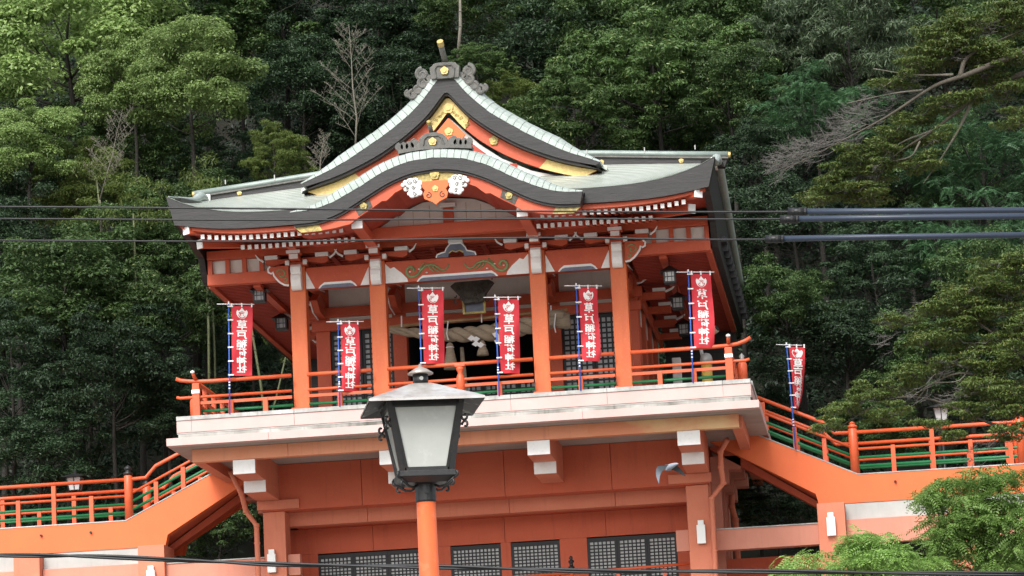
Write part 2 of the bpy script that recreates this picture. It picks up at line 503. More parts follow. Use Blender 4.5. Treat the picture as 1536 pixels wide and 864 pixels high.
# parapet panels between the vertical joints
joints = [-7.8, -7.38, -4.55, -1.75, 1.35, 3.95, 7.05, 7.8]
for a, b in zip(joints[:-1], joints[1:]):
    MB().box(a + .008, b - .008, 0, .32, 15.06, 15.385).build('parapet_panel', 'pink', plat, bevel=.006)
    MB().box(a + .005, b - .005, -.03, .36, 15.389, 15.5).build('parapet_cap', 'cap', plat, bevel=.008)
MB().box(-7.79, 7.79, .02, .31, 15.02, 15.45).build('parapet_core', 'cap', plat)
MB().box(-7.76, 7.76, .03, .5, 14.86, 15.02).build('stained_groove', 'groove', plat)
for s in (-1, 1):
    MB().box(*sorted((s * 7.8, s * 7.5)), .33, 14, 15.06, 15.385).build('side_parapet', 'pink', plat)
    MB().box(*sorted((s * 7.83, s * 7.46)), .365, 14, 15.389, 15.5).build('side_parapet_cap', 'cap', plat)
# projecting slab with its slanting soffit, then the beam
for a, b in ((-8.0, -5.2), (-5.2, -.9), (-.9, 3.3), (3.3, 8.0)):
    MB().box(a + .003, b - .003, -.42, -.1, 14.655, 14.86).build('slab_edge', 'pink', plat, bevel=.006)
MB().box(-7.99, 7.99, -.095, 14, 14.66, 14.85).build('slab', 'soffit', plat)
for s in (-1, 1):
    MB().box(*sorted((s * 8.01, s * 7.992)), -.09, 14, 14.655, 14.855).build('slab_side', 'pink', plat)
bj = [-7.5, -4.85, -3.3, -.1, 3.3, 7.4]
for k, (a, b) in enumerate(zip(bj[:-1], bj[1:])):
    MB().box(a + .004, b - .004, .5, .8, 14.3, 14.655).build('fascia_beam', 'beam_bleached' if k == 4 else 'beam_faded', plat, bevel=.008)
for x in (-3.3, -.1, 3.3):
    MB().box(x - .03, x + .03, .485, .52, 14.30, 14.655).build('joint_cover', 'beam_faded', plat)
for s in (-1, 1):
    MB().box(*sorted((s * 7.48, s * 7.2)), .81, 13.5, 14.3, 14.655).build('side_beam', 'salmon', plat)
MB().box(-7.19, 7.19, .81, 13.5, 14.585, 14.65).build('deck_slab', 'soffit', plat)
# corbels: stepped cantilever blocks with white painted ends
for x in (-6.08, -2.05, 1.98, 6.03):
    c = MB().box(x - .31, x + .31, .56, 4.2, 13.9, 14.58).box(x - .31, x + .31, 2.02, 4.2, 13.57, 13.9).build('corbel', 'salmon', plat, bevel=.01)
    MB().box(x - .305, x + .305, .535, .56, 13.905, 14.29).build('painted_end', 'white', c, bevel=.006)
    MB().box(x - .305, x + .305, 1.995, 2.02, 13.575, 13.9).build('painted_end', 'white', c, bevel=.006)
# big wall beam in panels and the arms at its ends
pj = [-5.65, -3.4, -1.62, .55, 1.55, 3.6, 5.65]
for a, b in ((-6.3, -3.42), (-3.42, .62), (.62, 3.62), (3.62, 6.3)):
    MB().box(a + .006, b - .006, 4.0, 4.5, 13.28, 14.575).build('wall_panel', 'wallred', plat, bevel=.006)
    MB().box(a + .006, b - .006, 4.85, 5.3, 12.91, 13.5).build('lower_beam', 'salmon', plat, bevel=.008)
for s in (-1, 1):
    MB().box(*sorted((s * 6.40, s * 5.2)), 3.88, 3.995, 13.31, 13.565).build('beam_arm', 'salmon', plat, bevel=.01)
    MB().box(*sorted((s * 6.28, s * 5.66)), 4.12, 4.9, 0, 13.27).build('pillar', 'salmon', plat, bevel=.012)
    MB().box(*sorted((s * 5.65, s * 5.30)), 4.3, 4.6, 11.47, 12.06).build('beam_stub', 'salmon_pale', plat, bevel=.01)
    MB().box(*sorted((s * 6.27, s * 5.9)), 4.92, 13.5, 12.84, 14.575).build('side_wall', 'wallred', plat)
    MB().box(*sorted((s * 6.2, s * 6.0)), 4.92, 13.5, 0, 12.83).build('side_wall', 'salmon', plat)
    for y in (6.4, 8.4, 10.4):
        MB().box(*sorted((s * 7.15, s * 6.275)), y - .3, y + .3, 13.9, 14.3).build('side_corbel', 'salmon_pale', plat, bevel=.01)
        MB().box(*sorted((s * 6.8, s * 6.275)), y - .3, y + .3, 13.5, 13.9).build('side_corbel', 'salmon_pale', plat, bevel=.01)
        MB().box(*sorted((s * 6.55, s * 6.2)), y - .3, y + .3, 0, 13.5).build('side_pillar', 'salmon_pale', plat, bevel=.01)
# recessed wall with the lattice windows
WT = 12.235
wins = [(-5.12, -2.08), (-1.28, .17), (.46, 1.86), (2.64, 5.2)]
edges = [-6.0] + [e for w in wins for e in w] + [6.0]
for k in range(0, len(edges), 2):
    MB().box(edges[k], edges[k + 1], 6.2, 6.5, 0, WT).build('wall_panel', 'wallred', plat, bevel=.006)
for a, b in ((-6, -3.5), (-3.5, .3), (.3, 3.2), (3.2, 6)):
    MB().box(a + .004, b - .004, 6.2, 6.5, WT + .002, 12.965).build('wall_panel', 'wallred', plat, bevel=.006)
MB().box(-5.64, 5.64, 5.31, 6.5, 12.97, 13.3).build('recess_ceiling', 'wallred', plat)
MB().box(-5.64, 5.64, 4.51, 4.84, 13.3, 13.5).build('recess_ceiling', 'wallred', plat)
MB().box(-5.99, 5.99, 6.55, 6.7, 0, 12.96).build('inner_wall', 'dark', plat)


def lattice(x0, x1, y, z0, z1, px, pz, parent, pane, bar=.028, names=('frame', 'lattice', 'pane')):
    fr = MB()
    t = .07
    for q in ((x0, x0 + t, z0, z1), (x1 - t, x1, z0, z1), (x0 + t, x1 - t, z1 - t * 1.6, z1), (x0 + t, x1 - t, z0, z0 + t)):
        fr.box(q[0], q[1], y - .03, y + .04, q[2], q[3])
    o = fr.build(names[0], 'lattice', parent)
    b = MB()
    nx = max(2, round((x1 - x0 - 2 * t) / px))
    for i in range(1, nx):
        x = x0 + t + (x1 - x0 - 2 * t) * i / nx
        b.box(x - bar / 2, x + bar / 2, y, y + .02, z0 + t, z1 - 1.6 * t)
    nz = max(2, round((z1 - z0) / pz))
    for i in range(1, nz):
        z = z1 - 1.6 * t - (z1 - z0 - 2.6 * t) * i / nz
        b.box(x0 + t, x1 - t, y + .003, y + .022, z - bar / 2, z + bar / 2)
    b.build(names[1], 'lattice', o)
    MB().box(x0 + t, x1 - t, y + .03, y + .04, z0 + t, z1 - 1.6 * t).build(names[2], pane, o)
    return o


for (a, b) in wins:
    n = 3 if b - a > 2 else 1
    for k in range(n):
        lattice(a + (b - a) * k / n + .004, a + (b - a) * (k + 1) / n - .004, 6.26, 9.7, WT - .03, .112, .105, plat, 'shoji', bar=.036,
                names=('lattice_window', 'lattice', 'pane'))
MB().box(-5.6, 5.6, 5.1, 6.54, 9.0, 9.68).build('lower_floor', 'salmon', plat)

# railing at the foot of the lower wall
lr = thing('lower_railing', (2.2, 4.75, 9.68), 'low red railing with black finial in front of the lattice windows', 'railing')
p0 = MB().lathe([(.06, 0), (.06, 1.53)], (2.3, 4.75, 9.69), 10).build('post', 'rail', lr, smooth=True)
MB().lathe([(.07, 0), (.085, .02), (.085, .06), (.05, .07), (.05, .16), (.085, .19), (.08, .23), (.03, .25), (.05, .29), (.045, .33), (.0, .37)],
           (2.3, 4.75, 11.22), 10).build('finial', 'black', p0, smooth=True)
MB().tube([(2.3, 4.75, 11.10), (5.6, 4.75, 11.16)], .04).build('rail', 'rail', lr, smooth=True)
MB().tube([(-5.5, 4.75, 11.02), (2.3, 4.75, 11.10)], .04).build('rail', 'rail', lr, smooth=True)
for x in (3.6, 4.9, -4.5, -3, -1.2, .6):
    MB().box(x - .05, x + .05, 4.7, 4.8, 9.69, 11.06).build('baluster', 'rail', lr)

# ------------------------------------------------------------------ downpipes
def pipe(name, pts, r, label, m='salmon'):
    o = thing(name, pts[0], label, 'downpipe')
    MB().tube(pts, r, 10).build('pipe', m, o, smooth=True)
    for p in pts[1:-1]:
        MB().lathe([(r + .012, -.05), (r + .012, .05)], p, 10).build('coupling', m, o, smooth=True)
    for z in (11.4, 12.4):
        MB().lathe([(r + .015, -.02), (r + .015, .02)], (pts[-1][0], pts[-1][1], z), 10).build('clamp', m, o)
    return o


pipe('downpipe', [(6.95, 3.0, 14.34), (6.72, 3.3, 14.05), (6.70, 3.5, 13.65), (6.72, 3.9, 13.25), (6.36, 4.0, 12.85), (6.36, 4.0, .0)], .075,
     'orange downpipe with bends on the right pillar of the platform')
pipe('downpipe', [(-6.95, 3.0, 14.34), (-6.75, 3.5, 13.75), (-6.72, 3.9, 13.3), (-6.45, 4.0, 12.9), (-6.45, 4.0, .0)], .075,
     'salmon downpipe with bends on the left pillar of the platform')
pipe('downpipe', [(6.75, 8.9, 14.2), (6.68, 9.0, 13.2), (6.76, 9.1, 12.8), (6.76, 9.1, .0)], .09,
     'short salmon downpipe behind the right pillar under the stair')

# ------------------------------------------------------------------ stairs and raised walkways to either side
def stair(s, label):
    name = 'raised_walkway'
    o = thing(name, (s * 12, 6.5, 0), label, 'walkway', 'stairs and walkways beside the platform')
    X = lambda x: s * x
    end = 21.0
    prof = [(X(6.3), 15.33), (X(10.43), 13.38), (X(end), 13.38), (X(end), 12.60), (X(9.3), 12.60), (X(9.22), 12.92), (X(6.3), 14.62)]
    MB().prism(prof, 5.0, 5.32).build('stringer', 'orange', o, bevel=.006)
    MB().prism(prof, 7.4, 7.7).build('stringer', 'orange', o)
    slab = [(X(6.3), 15.0), (X(10.35), 13.1), (X(end), 13.1), (X(end), 12.72), (X(9.5), 12.72), (X(6.3), 14.8)]
    MB().prism(slab, 5.33, 7.39).build('underside', 'wallred', o)
    MB().prism([(X(6.3), 14.78), (X(9.45), 12.70), (X(9.45), 12.52), (X(6.3), 14.5)], 6.1, 6.5).build('underside_beam', 'wallred', o)
    # thin coping line on the stringer
    MB().ribbon([(X(6.3), 15.37), (X(10.43), 13.415), (X(end), 13.415)], [(X(6.3), 15.334), (X(10.43), 13.384), (X(end), 13.384)], 4.985, 5.34).build('coping', 'cap', o)
    for k in range(13):
        x = 6.4 + k * .31
        MB().box(*sorted((X(x), X(x + .32))), 5.33, 7.39, 15.02 - .146 * k - .2, 15.14 - .146 * k).build('step', 'salmon_pale', o)
    for x in ((10.9, 11.35) if False else (11.45, 12.9, 15.6, 18.2)):
        MB().tube([(X(x), 4.93, 13.12), (X(x), 5.05, 13.12)], .035, 8).build('drain_spout', 'black', o)
    for x in (9.62, 13.25, 17.6):
        MB().box(*sorted((X(x - .38), X(x + .38))), 4.6 if x > 10 else 4.55, 5.9, 0, 12.595).build('pillar', 'salmon', o, bevel=.012)
    MB().box(*sorted((X(9.25), X(6.29))), 4.75, 5.2, 11.48, 12.05).build('tie_beam', 'salmon_pale', o, bevel=.012)
    MB().box(*sorted((X(9.25), X(6.29))), 4.72, 5.23, 12.053, 12.085).build('tie_beam_cap', 'cap', o)
    if s > 0:
        MB().box(X(6.29), X(9.25), 7.0, 7.3, 10.9, 11.45).build('rear_beam', 'wallred', o)
    for a, b in ((10.01, 12.86), (13.64, 17.2)):
        MB().box(*sorted((X(a), X(b))), 5.02, 5.2, 12.14, 12.59).build('grey_panel', 'greyboard', o)
        MB().box(*sorted((X(a), X(b))), 4.9, 5.25, 11.45, 12.135).build('wall_beam', 'salmon_pale', o, bevel=.01)
    if s < 0:
        MB().box(*sorted((X(9.2), X(6.3))), 5.0, 5.2, 9, 11.47).build('lower_wall', 'salmon_pale', o)
        MB().box(*sorted((X(10.01), X(12.86))), 5.0, 5.2, 9, 11.44).build('lower_wall', 'salmon_pale', o)
    return o


stair(1, 'orange stair and raised walkway on the right, leading down from the balcony')
stair(-1, 'orange stair and raised walkway on the left, leading down from the balcony')


def stair_rail(s, yy, label, near):
    o = thing('stair_railing', (s * 11, yy, 13.4), label, 'railing', 'railings of the stairs and walkways')
    X = lambda x: s * x
    zt = lambda x: 13.385 + (max(0, 10.43 - x)) * .472
    x0 = 7.1
    end = 20.8
    newels = [10.36]
    for x in newels:
        p = MB().lathe([(.125, 0), (.125, 1.30), (.10, 1.33)], (X(x), yy, 13.39), 14).build('newel_post', 'rail', o, smooth=True)
        if s < 0:
            MB().lathe([(.1, 0), (.14, .02), (.14, .07), (.08, .1), (.08, .15), (.12, .17), (.105, .22), (.03, .28), (0, .31)], (X(x), yy, 14.72), 14).build(
                'finial', 'black', p, smooth=True)
        else:
            MB().lathe([(.1, 0), (.14, .02), (.14, .07), (.08, .1), (.08, .15), (.09, .13), (.07, .16), (.03, .19), (0, .2)], (X(x), yy, 14.72), 14).build(
                'finial', 'rail', p, smooth=True)
    h = 1.22
    # handrail: sloping run eases into the level run
    MB().tube([(X(x0), yy, zt(x0) + h - .1), (X(9.55), yy, zt(9.55) + h - .08), (X(9.85), yy, 14.62), (X(10.36), yy, 14.60)], .055, 10).build('handrail', 'rail', o, smooth=True)
    MB().tube([(X(10.36), yy, 14.60), (X(end), yy, 14.60)], .055, 10).build('handrail', 'rail', o, smooth=True)
    for hh, m, r in ((.74, 'rail', .04), (.50, 'green', .042), (.26, 'green', .042)):
        MB().tube([(X(x0), yy, zt(x0) + hh), (X(10.36), yy, zt(10.36) + hh)], r, 8).build('rail', m, o, smooth=True)
        MB().tube([(X(10.36), yy, 13.385 + hh), (X(end), yy, 13.385 + hh)], r, 8).build('rail', m, o, smooth=True)
    xsb = [7.9, 8.75, 9.55] + [11.45, 12.55, 13.6, 14.7, 15.75, 16.9, 18, 19.1, 20.2]
    for k, x in enumerate(xsb):
        tall = (x > 10.4 and k % 2 == 0) or x < 8
        MB().box(*sorted((X(x - .06), X(x + .06))), yy - .06, yy + .06, zt(x) + .01, zt(x) + (1.16 if tall else .80) - (.12 if x < 10 else 0)).build('baluster', 'rail', o)
    if s > 0:
        for x in (15.0,):
            p = MB().lathe([(.13, 0), (.13, 1.3), (.1, 1.35)], (X(x), yy, 13.39), 14).build('newel_post', 'rail', o, smooth=True)
            MB().lathe([(.1, 0), (.14, .02), (.14, .07), (.08, .1), (.115, .2), (.03, .33), (0, .36)], (X(x), yy, 14.745), 14).build('finial', 'rail', p, smooth=True)
    return o


stair_rail(1, 5.17, 'red and green railing on the near side of the right stair and walkway', True)
stair_rail(-1, 5.17, 'red and green railing on the near side of the left stair and walkway', True)
stair_rail(1, 7.55, 'red and green railing on the far side of the right stair and walkway', False)
stair_rail(-1, 7.55, 'red and green railing on the far side of the left stair and walkway', False)

# white lamps on the pillars
for x, y, z, lab in ((6.02, 4.12, 11.62, 'white box lamp on the platform pillar beside the right downpipe'),
                     (-6.06, 4.12, 11.55, 'white box lamp on the platform pillar beside the left downpipe'),
                     (9.60, 4.55, 11.66, 'white box lamp on the pillar under the right walkway'),
                     (-9.62, 4.55, 11.35, 'white box lamp on the pillar under the left walkway kink'),
                     (-13.0, 4.6, 11.25, 'white box lamp on the pillar at the far left edge')):
    o = thing('wall_lamp', (x, y, z), lab, 'lamp', 'white box lamps on the pillars')
    MB().box(x - .12, x + .12, y - .16, y - .022, z, z + .52).build('diffuser', 'lamp_white', o, bevel=.015)
    MB().box(x - .08, x + .08, y - .12, y - .012, z + .525, z + .65).build('bracket', 'lamp_white', o)
    MB().box(x - .1, x + .1, y - .02, y - .002, z + .05, z + .5).build('back_plate', 'steel', o)

# ------------------------------------------------------------------ shrine hall
hall = thing('shrine_hall', (0, 7, 15.45), 'red wooden shrine hall with curved green copper roof and gilded gable', 'shrine')
CX = -.03
MB().box(-7.45, 7.45, .34, 14, 15.36, 15.45).build('deck', 'greyboard', hall)

# --- columns
for x in (-4.4, -2.2, 2.2, 4.4):
    MB().box(x - .22, x + .22, .42, .86, 15.46, 19.5).build('column', 'red_col', hall, bevel=.03)
    MB().box(x - .2, x + .2, 4.3, 4.7, 15.46, 19.9).build('column', 'red', hall, bevel=.02)

# --- tie beams between the columns with white ends, rounded white underside and scrollwork
def tie_beam(x0, x1, centre):
    z0, z1 = 18.87, 19.47
    w = x1 - x0
    o = MB().box(x0, x1, .5, .82, z0, z1).build('tie_beam', 'red', hall, bevel=.02)
    if centre:
        e = .62
        for s in (0, 1):
            X = lambda d: x0 + d if s == 0 else x1 - d
            MB().prism([(X(0), z0 + .003), (X(e), z0 + .003), (X(e - .03), z0 + .1), (X(e - .17), z0 + .26), (X(.33), z0 + .36), (X(.24), z0 + .44), (X(.14), z0 + .40), (X(0), z0 + .55)],
                       .485, .52).build('white_end', 'white', o)
            sc = MB()
            A = spiral(X(.72), z0 + .30, .17, .04, PI * 1.45 if s == 0 else PI * 1.55, -.3 * PI if s == 0 else 3.3 * PI, 16)
            sc.tube([(a, .485, b) for a, b in A], [.04] * 14 + [.03, .025, .02], 6)
            B = [(X(.66), z0 + .13), (X(.85), z0 + .16), (X(.98), z0 + .30), (X(1.15), z0 + .42), (X(1.38), z0 + .40), (X(1.52), z0 + .28), (X(1.66), z0 + .27), (X(1.76), z0 + .40)]
            B = crom(B, 3)
            sc.tube([(a, .485, b) for a, b in B], [.042 - .02 * k / len(B) for k in range(len(B))], 6)
            for q0, q1 in (((.95, .27), (1.1, .5)), ((1.2, .42), (1.35, .22)), ((1.3, .4), (1.5, .2))):
                sc.tube([(X(q0[0]), .485, z0 + q0[1]), (X((q0[0] + q1[0]) / 2 - .04), .483, z0 + (q0[1] + q1[1]) / 2), (X(q1[0]), .485, z0 + q1[1])], [.03, .026, .012], 5)
            sc.build('scroll_carving', 'scroll', o, smooth=True)['kind'] = 'stuff'
            dt = MB()
            for q in ((.68, .27), (.93, .33), (1.14, .22)):
                dt.lathe([(.0, -.02), (.03, -.01), (.03, .01), (0, .02)], (X(q[0]), .475, z0 + q[1]), 8)
            dt.build('scroll_bud', 'white', o)
        a, b = x0 + .85, x1 - .85
        hgt = .15
    else:
        for s in (0, 1):
            X = lambda d: x0 + d if s == 0 else x1 - d
            MB().prism([(X(0), z0 + .003), (X(.24), z0 + .003), (X(0), z0 + .5)], .485, .52).build('white_end', 'white', o)
        a, b = x0 + .33, x1 - .33
        hgt = .15
    P = [(a, z0 - .01), (a + .06, z0 + .07), (a + .17, z0 + hgt), (b - .17, z0 + hgt), (b - .06, z0 + .07), (b, z0 - .01)]
    MB().prism(P, .478, .53).build('underside_trim', 'white', o)
    P = [(a + .05, z0 - .012), (a + .12, z0 + .06), (a + .2, z0 + hgt * .55), (b - .2, z0 + hgt * .55), (b - .12, z0 + .06), (b - .05, z0 - .012)]
    MB().prism(P, .468, .54).build('underside_trim', 'greyblue', o)
    return o


tie_beam(-4.17, -2.43, False)
tie_beam(-1.97, 1.97, True)
tie_beam(2.43, 4.17, False)

# --- white curled noses on the column fronts, brackets above
for x in (-4.4, -2.2, 2.2, 4.4):
    P = [(.42, 19.5), (.2, 19.52), (.13, 19.44), (.14, 19.33), (.2, 19.27), (.15, 19.2), (.13, 19.08), (.17, 18.92), (.26, 18.84), (.36, 18.82), (.42, 18.86)]
    MB().prism(P, x - .14, x + .14, axis='X').build('curled_nose', 'white', hall, bevel=.02)
    MB().box(x - .3, x + .3, .34, .94, 19.505, 19.62).build('capital_block', 'red', hall, bevel=.02)
    for s in (-1, 1):
        MB().box(*sorted((x + s * .3, x + s * .19)), .27, .5, 19.53, 19.66).build('white_end', 'white', hall, bevel=.01)
    MB().box(x - .13, x + .13, -.05, .4, 19.625, 19.75).build('bracket_arm', 'red', hall, bevel=.01)
    MB().box(x - .12, x + .12, -.075, -.05, 19.63, 19.76).build('white_end', 'white', hall)
    MB().box(x - .19, x + .19, -.1, .28, 19.765, 19.86).build('bearing_block', 'red', hall, bevel=.015)
    MB().box(x - .19, x + .19, -.13, -.102, 19.775, 19.86).build('white_end', 'white', hall)
    MB().box(x - .11, x + .11, -.5, .3, 19.865, 20.02).build('bracket_arm', 'red', hall, bevel=.01)
    MB().box(x - .115, x + .115, -.525, -.5, 19.87, 20.03).build('white_end', 'white', hall)
    MB().prism([(x - .85, 19.63), (x - .85, 19.5), (x - .7, 19.44), (x - .3, 19.5), (x + .3, 19.5), (x + .7, 19.44), (x + .85, 19.5), (x + .85, 19.63)] if False else
               [(x - .86, 19.74), (x - .86, 19.62), (x - .72, 19.56), (x - .32, 19.63), (x + .32, 19.63), (x + .72, 19.56), (x + .86, 19.62), (x + .86, 19.74)],
               .45, .75).build('bracket_arm', 'red', hall)
    for s in (-1, 1):
        MB().box(x + s * .7 - .18, x + s * .7 + .18, .36, .8, 19.745, 19.85).build('white_end', 'white', hall, bevel=.01)
        MB().tube([(x + s * .92, .45, 19.70), (x + s * 1.05, .4, 19.78), (x + s * 1.13, .36, 19.90)], [.03, .028, .012], 6).build('white_tongue', 'white', hall)
MB().box(-6.9, 6.9, .42, .78, 19.86, 20.1).build('eaves_purlin', 'red', hall, bevel=.01)

# --- projecting scroll ends at the corner columns
def nose_board(x, y, z, s, sc=1.0):
    P0 = [(0, .34), (.18, .36), (.36, .33), (.5, .36), (.56, .3), (.55, .2), (.47, .16), (.43, .2), (.40, .1), (.33, 0), (.24, -.1), (.12, -.18), (0, -.2)]
    P = [(x + s * a * sc, z + b * sc) for a, b in P0]
    o = MB().prism(P, y - .06, y + .06).build('scroll_nose', 'red', hall)
    edge = [(x + s * a * sc, y - .055, z + b * sc) for a, b in P0[3:]]
    MB().tube(edge, .028, 6).build('white_edge', 'white', o)
    A = spiral(x + s * .2 * sc, z + .13 * sc, .15 * sc, .03 * sc, PI * .9, -PI * 1.4, 14)
    m = MB().tube([(a, y - .065, b) for a, b in A], .02, 6)
    A = spiral(x + s * .1 * sc, z - .06 * sc, .08 * sc, .02 * sc, PI * .6, -PI, 10)
    m.tube([(a, y - .065, b) for a, b in A], .016, 6).build('scroll_carving', 'scroll', o)


nose_board(4.62, .36, 19.17, 1, 1.0)
nose_board(-4.62, .36, 19.17, -1, 1.0)
nose_board(4.60, 4.45, 19.36, 1, 1.15)
nose_board(-4.60, 4.45, 19.36, -1, 1.15)

# --- frog-leg strut on the middle beam
P = [(-.55, 19.475), (-.52, 19.56), (-.40, 19.60), (-.3, 19.62), (-.26, 19.72), (-.15, 19.84), (.15, 19.84), (.26, 19.72), (.3, 19.62), (.40, 19.60), (.52, 19.56), (.55, 19.475),
     (.22, 19.475), (.2, 19.58), (.1, 19.64), (0, 19.60), (-.1, 19.64), (-.2, 19.58), (-.22, 19.475)]
o = MB().prism(P, .46, .6).build('frog_leg_strut', 'greyblue', hall)
MB().tube([(a, .455, b) for a, b in P[:12]], .022, 6).build('white_edge', 'white', o)
MB().tube([(a, .455, b) for a, b in P[13:18]], .02, 6).build('gold_edge', 'gold', o)
MB().box(-.2, .2, .4, .7, 19.845, 19.95).build('white_block', 'white', hall, bevel=.01)

# --- coffered porch ceiling
MB().box(-4.3, 4.3, .9, 4.25, 19.96, 20.0).build('ceiling_board', 'plaster', hall)
for k in range(9):
    y = 1.05 + k * .38
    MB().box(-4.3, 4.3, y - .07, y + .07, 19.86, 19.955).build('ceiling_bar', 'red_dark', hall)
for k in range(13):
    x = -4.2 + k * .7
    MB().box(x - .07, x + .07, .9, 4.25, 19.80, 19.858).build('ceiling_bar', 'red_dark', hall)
# sloping link beams from porch columns up to the hall (white lined undersides)
for x in (-4.4, -2.2, 2.2, 4.4):
    P = [(.86, 19.0), (.86, 19.35), (2.4, 19.62), (4.3, 19.75), (4.3, 19.4), (2.6, 19.25), (1.4, 19.02)]
    o = MB().prism(P, x - .12, x + .12, axis='X').build('link_beam', 'red', hall, bevel=.01)
    for s in (-1, 1):
        MB().tube([(x + s * .125, 1.0, 19.06), (x + s * .125, 2.2, 19.25), (x + s * .125, 4.1, 19.46)], .022, 5).build('white_edge', 'white', o)
    MB().prism([(2.9, 19.0), (3.4, 18.75), (4.3, 18.7), (4.3, 19.2), (3.3, 19.25)], x - .1, x + .1, axis='X').build('knee_brace', 'red', hall)
    MB().tube([(x - .105, 2.95, 18.98), (x - .105, 3.4, 18.74), (x - .105, 4.2, 18.68)], .02, 5).build('white_edge', 'white', hall)

# --- hall front wall: lintels, plaster, lattice doors
MB().box(-4.75, 4.75, 4.16, 4.295, 18.72, 19.0).build('lintel', 'red', hall, bevel=.01)
MB().box(-4.7, 4.7, 4.18, 4.295, 18.34, 18.60).build('lintel', 'red', hall, bevel=.01)
MB().box(-4.7, 4.7, 4.18, 4.295, 19.56, 19.84).build('lintel', 'red', hall, bevel=.01)
for a, b in ((-4.2, -2.4), (-2.0, 2.0), (2.4, 4.2)):
    MB().box(a, b, 4.32, 4.38, 18.35, 19.95).build('plaster_panel', 'plaster', hall)
for x in (-4.4, -2.2, 2.2, 4.4):
    b = MB().lathe([(0, -.05), (.10, -.045), (.12, -.02), (.12, 0)], (0, 0, 0), 12)
    me = b.v
    b.v = [(x + p[0], 4.16 + p[2], 18.86 + p[1]) for p in me]
    b.build('boss', 'gold_old', hall)
for a, b in ((-4.2, -3.3), (-3.3, -2.4), (2.4, 3.3), (3.3, 4.2)):
    lattice(a + .01, b - .01, 4.42, 15.5, 18.34, .145, .16, hall, 'shoji_dim', bar=.05, names=('lattice_door', 'lattice', 'pane'))
for a, b in ((-2.0, -1.0), (-1.0, 0), (0, 1.0), (1.0, 2.0)):
    lattice(a + .01, b - .01, 5.3, 15.5, 16.75, .145, .16, hall, 'shoji_dim', bar=.05, names=('lattice_screen', 'lattice', 'pane'))
MB().box(-4.2, -2.03, 4.7, 13.5, 15.46, 19.5).build('inner_room', 'dark', hall)  # solid near-black block painted as the unlit room
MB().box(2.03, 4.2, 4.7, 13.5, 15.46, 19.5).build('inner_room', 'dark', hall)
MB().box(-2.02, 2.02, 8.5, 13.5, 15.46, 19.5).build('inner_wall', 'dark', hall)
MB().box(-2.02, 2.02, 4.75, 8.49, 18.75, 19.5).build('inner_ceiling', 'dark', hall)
for s in (-1, 1):
    for y0 in (4.72, 7.0, 9.3, 11.6):
        MB().box(*sorted((s * 4.6, s * 4.22)), y0, y0 + .35, 15.46, 19.9).build('side_column', 'red', hall, bevel=.02)
        MB().box(*sorted((s * 4.5, s * 4.3)), y0 + .36, y0 + 2.26, 18.3, 19.9).build('side_plaster', 'plaster', hall)
        MB().box(*sorted((s * 4.5, s * 4.3)), y0 + .36, y0 + 2.26, 15.46, 16.3).build('side_dado', 'red', hall)
        MB().box(*sorted((s * 4.46, s * 4.36)), y0 + .36, y0 + 2.26, 16.31, 18.29).build('side_window', 'lattice', hall)
        for k in range(5):
            yy = y0 + .55 + k * .38
            MB().box(*sorted((s * 4.50, s * 4.465)), yy, yy + .05, 16.31, 18.29).build('mullion', 'red', hall)
    MB().box(*sorted((s * 4.68, s * 4.61)), 4.72, 13.5, 18.7, 19.0).build('side_lintel', 'red', hall)
    MB().box(*sorted((s * 4.68, s * 4.61)), 4.72, 13.5, 16.2, 16.4).build('side_lintel', 'red', hall)
    for k in range(4):
        y = 4.9 + k * 2.3
        MB().box(*sorted((s * 5.35, s * 4.62)), y, y + .25, 18.75, 18.95).build('side_bracket', 'red', hall, bevel=.02)
        MB().box(*sorted((s * 5.36, s * 5.0)), y - .02, y + .27, 18.955, 19.05).build('white_end', 'white', hall)
        MB().tube([(s * 5.36, y + .1, 18.95), (s * 5.55, y + .1, 19.03), (s * 5.68, y + .1, 19.16)], [.04, .035, .012], 6).build('white_tongue', 'white', hall)

# ------------------------------------------------------------------ roof
KT = mirror(crom([(0, 21.44), (.75, 21.36), (1.42, 21.12), (2.09, 20.75), (2.76, 20.43), (3.3, 20.28), (3.88, 20.24)], 5))
KB = mirror(crom([(0, 21.13), (.62, 21.06), (1.25, 20.84), (1.9, 20.49), (2.55, 20.14), (3.15, 19.96), (3.8, 19.92)], 5))
KR = mirror(crom([(0, 20.84), (.62, 20.78), (1.2, 20.55), (1.82, 20.17), (2.45, 19.84), (3.05, 19.74), (3.62, 19.72)], 5))
GT = mirror(crom([(.0, 24.44), (.20, 24.40), (.58, 23.92), (1.16, 23.37), (1.86, 22.88), (2.57, 22.45), (3.27, 22.08), (4.12, 21.74)], 5))
GB = mirror(crom([(.0, 24.00), (.10, 23.94), (.56, 23.40), (1.12, 22.93), (1.82, 22.47), (2.52, 22.13), (3.2, 21.87), (4.0, 21.66)], 5))
GR = mirror(crom([(.0, 23.52), (.08, 23.46), (.45, 23.02), (.95, 22.58), (1.62, 22.15), (2.3, 21.83), (2.95, 21.6), (3.6, 21.42)], 5))
KR = [(x, z - .10 * max(0, 1 - abs(abs(x) - 1.28) / .16) - .05 * max(0, 1 - abs(abs(x) - 2.3) / .2)) for x, z in KR]
sh = lambda L, dx=CX: [(x + dx, z) for x, z in L]
KT, KB, KR, GT, GB, GR = map(sh, (KT, KB, KR, GT, GB, GR))

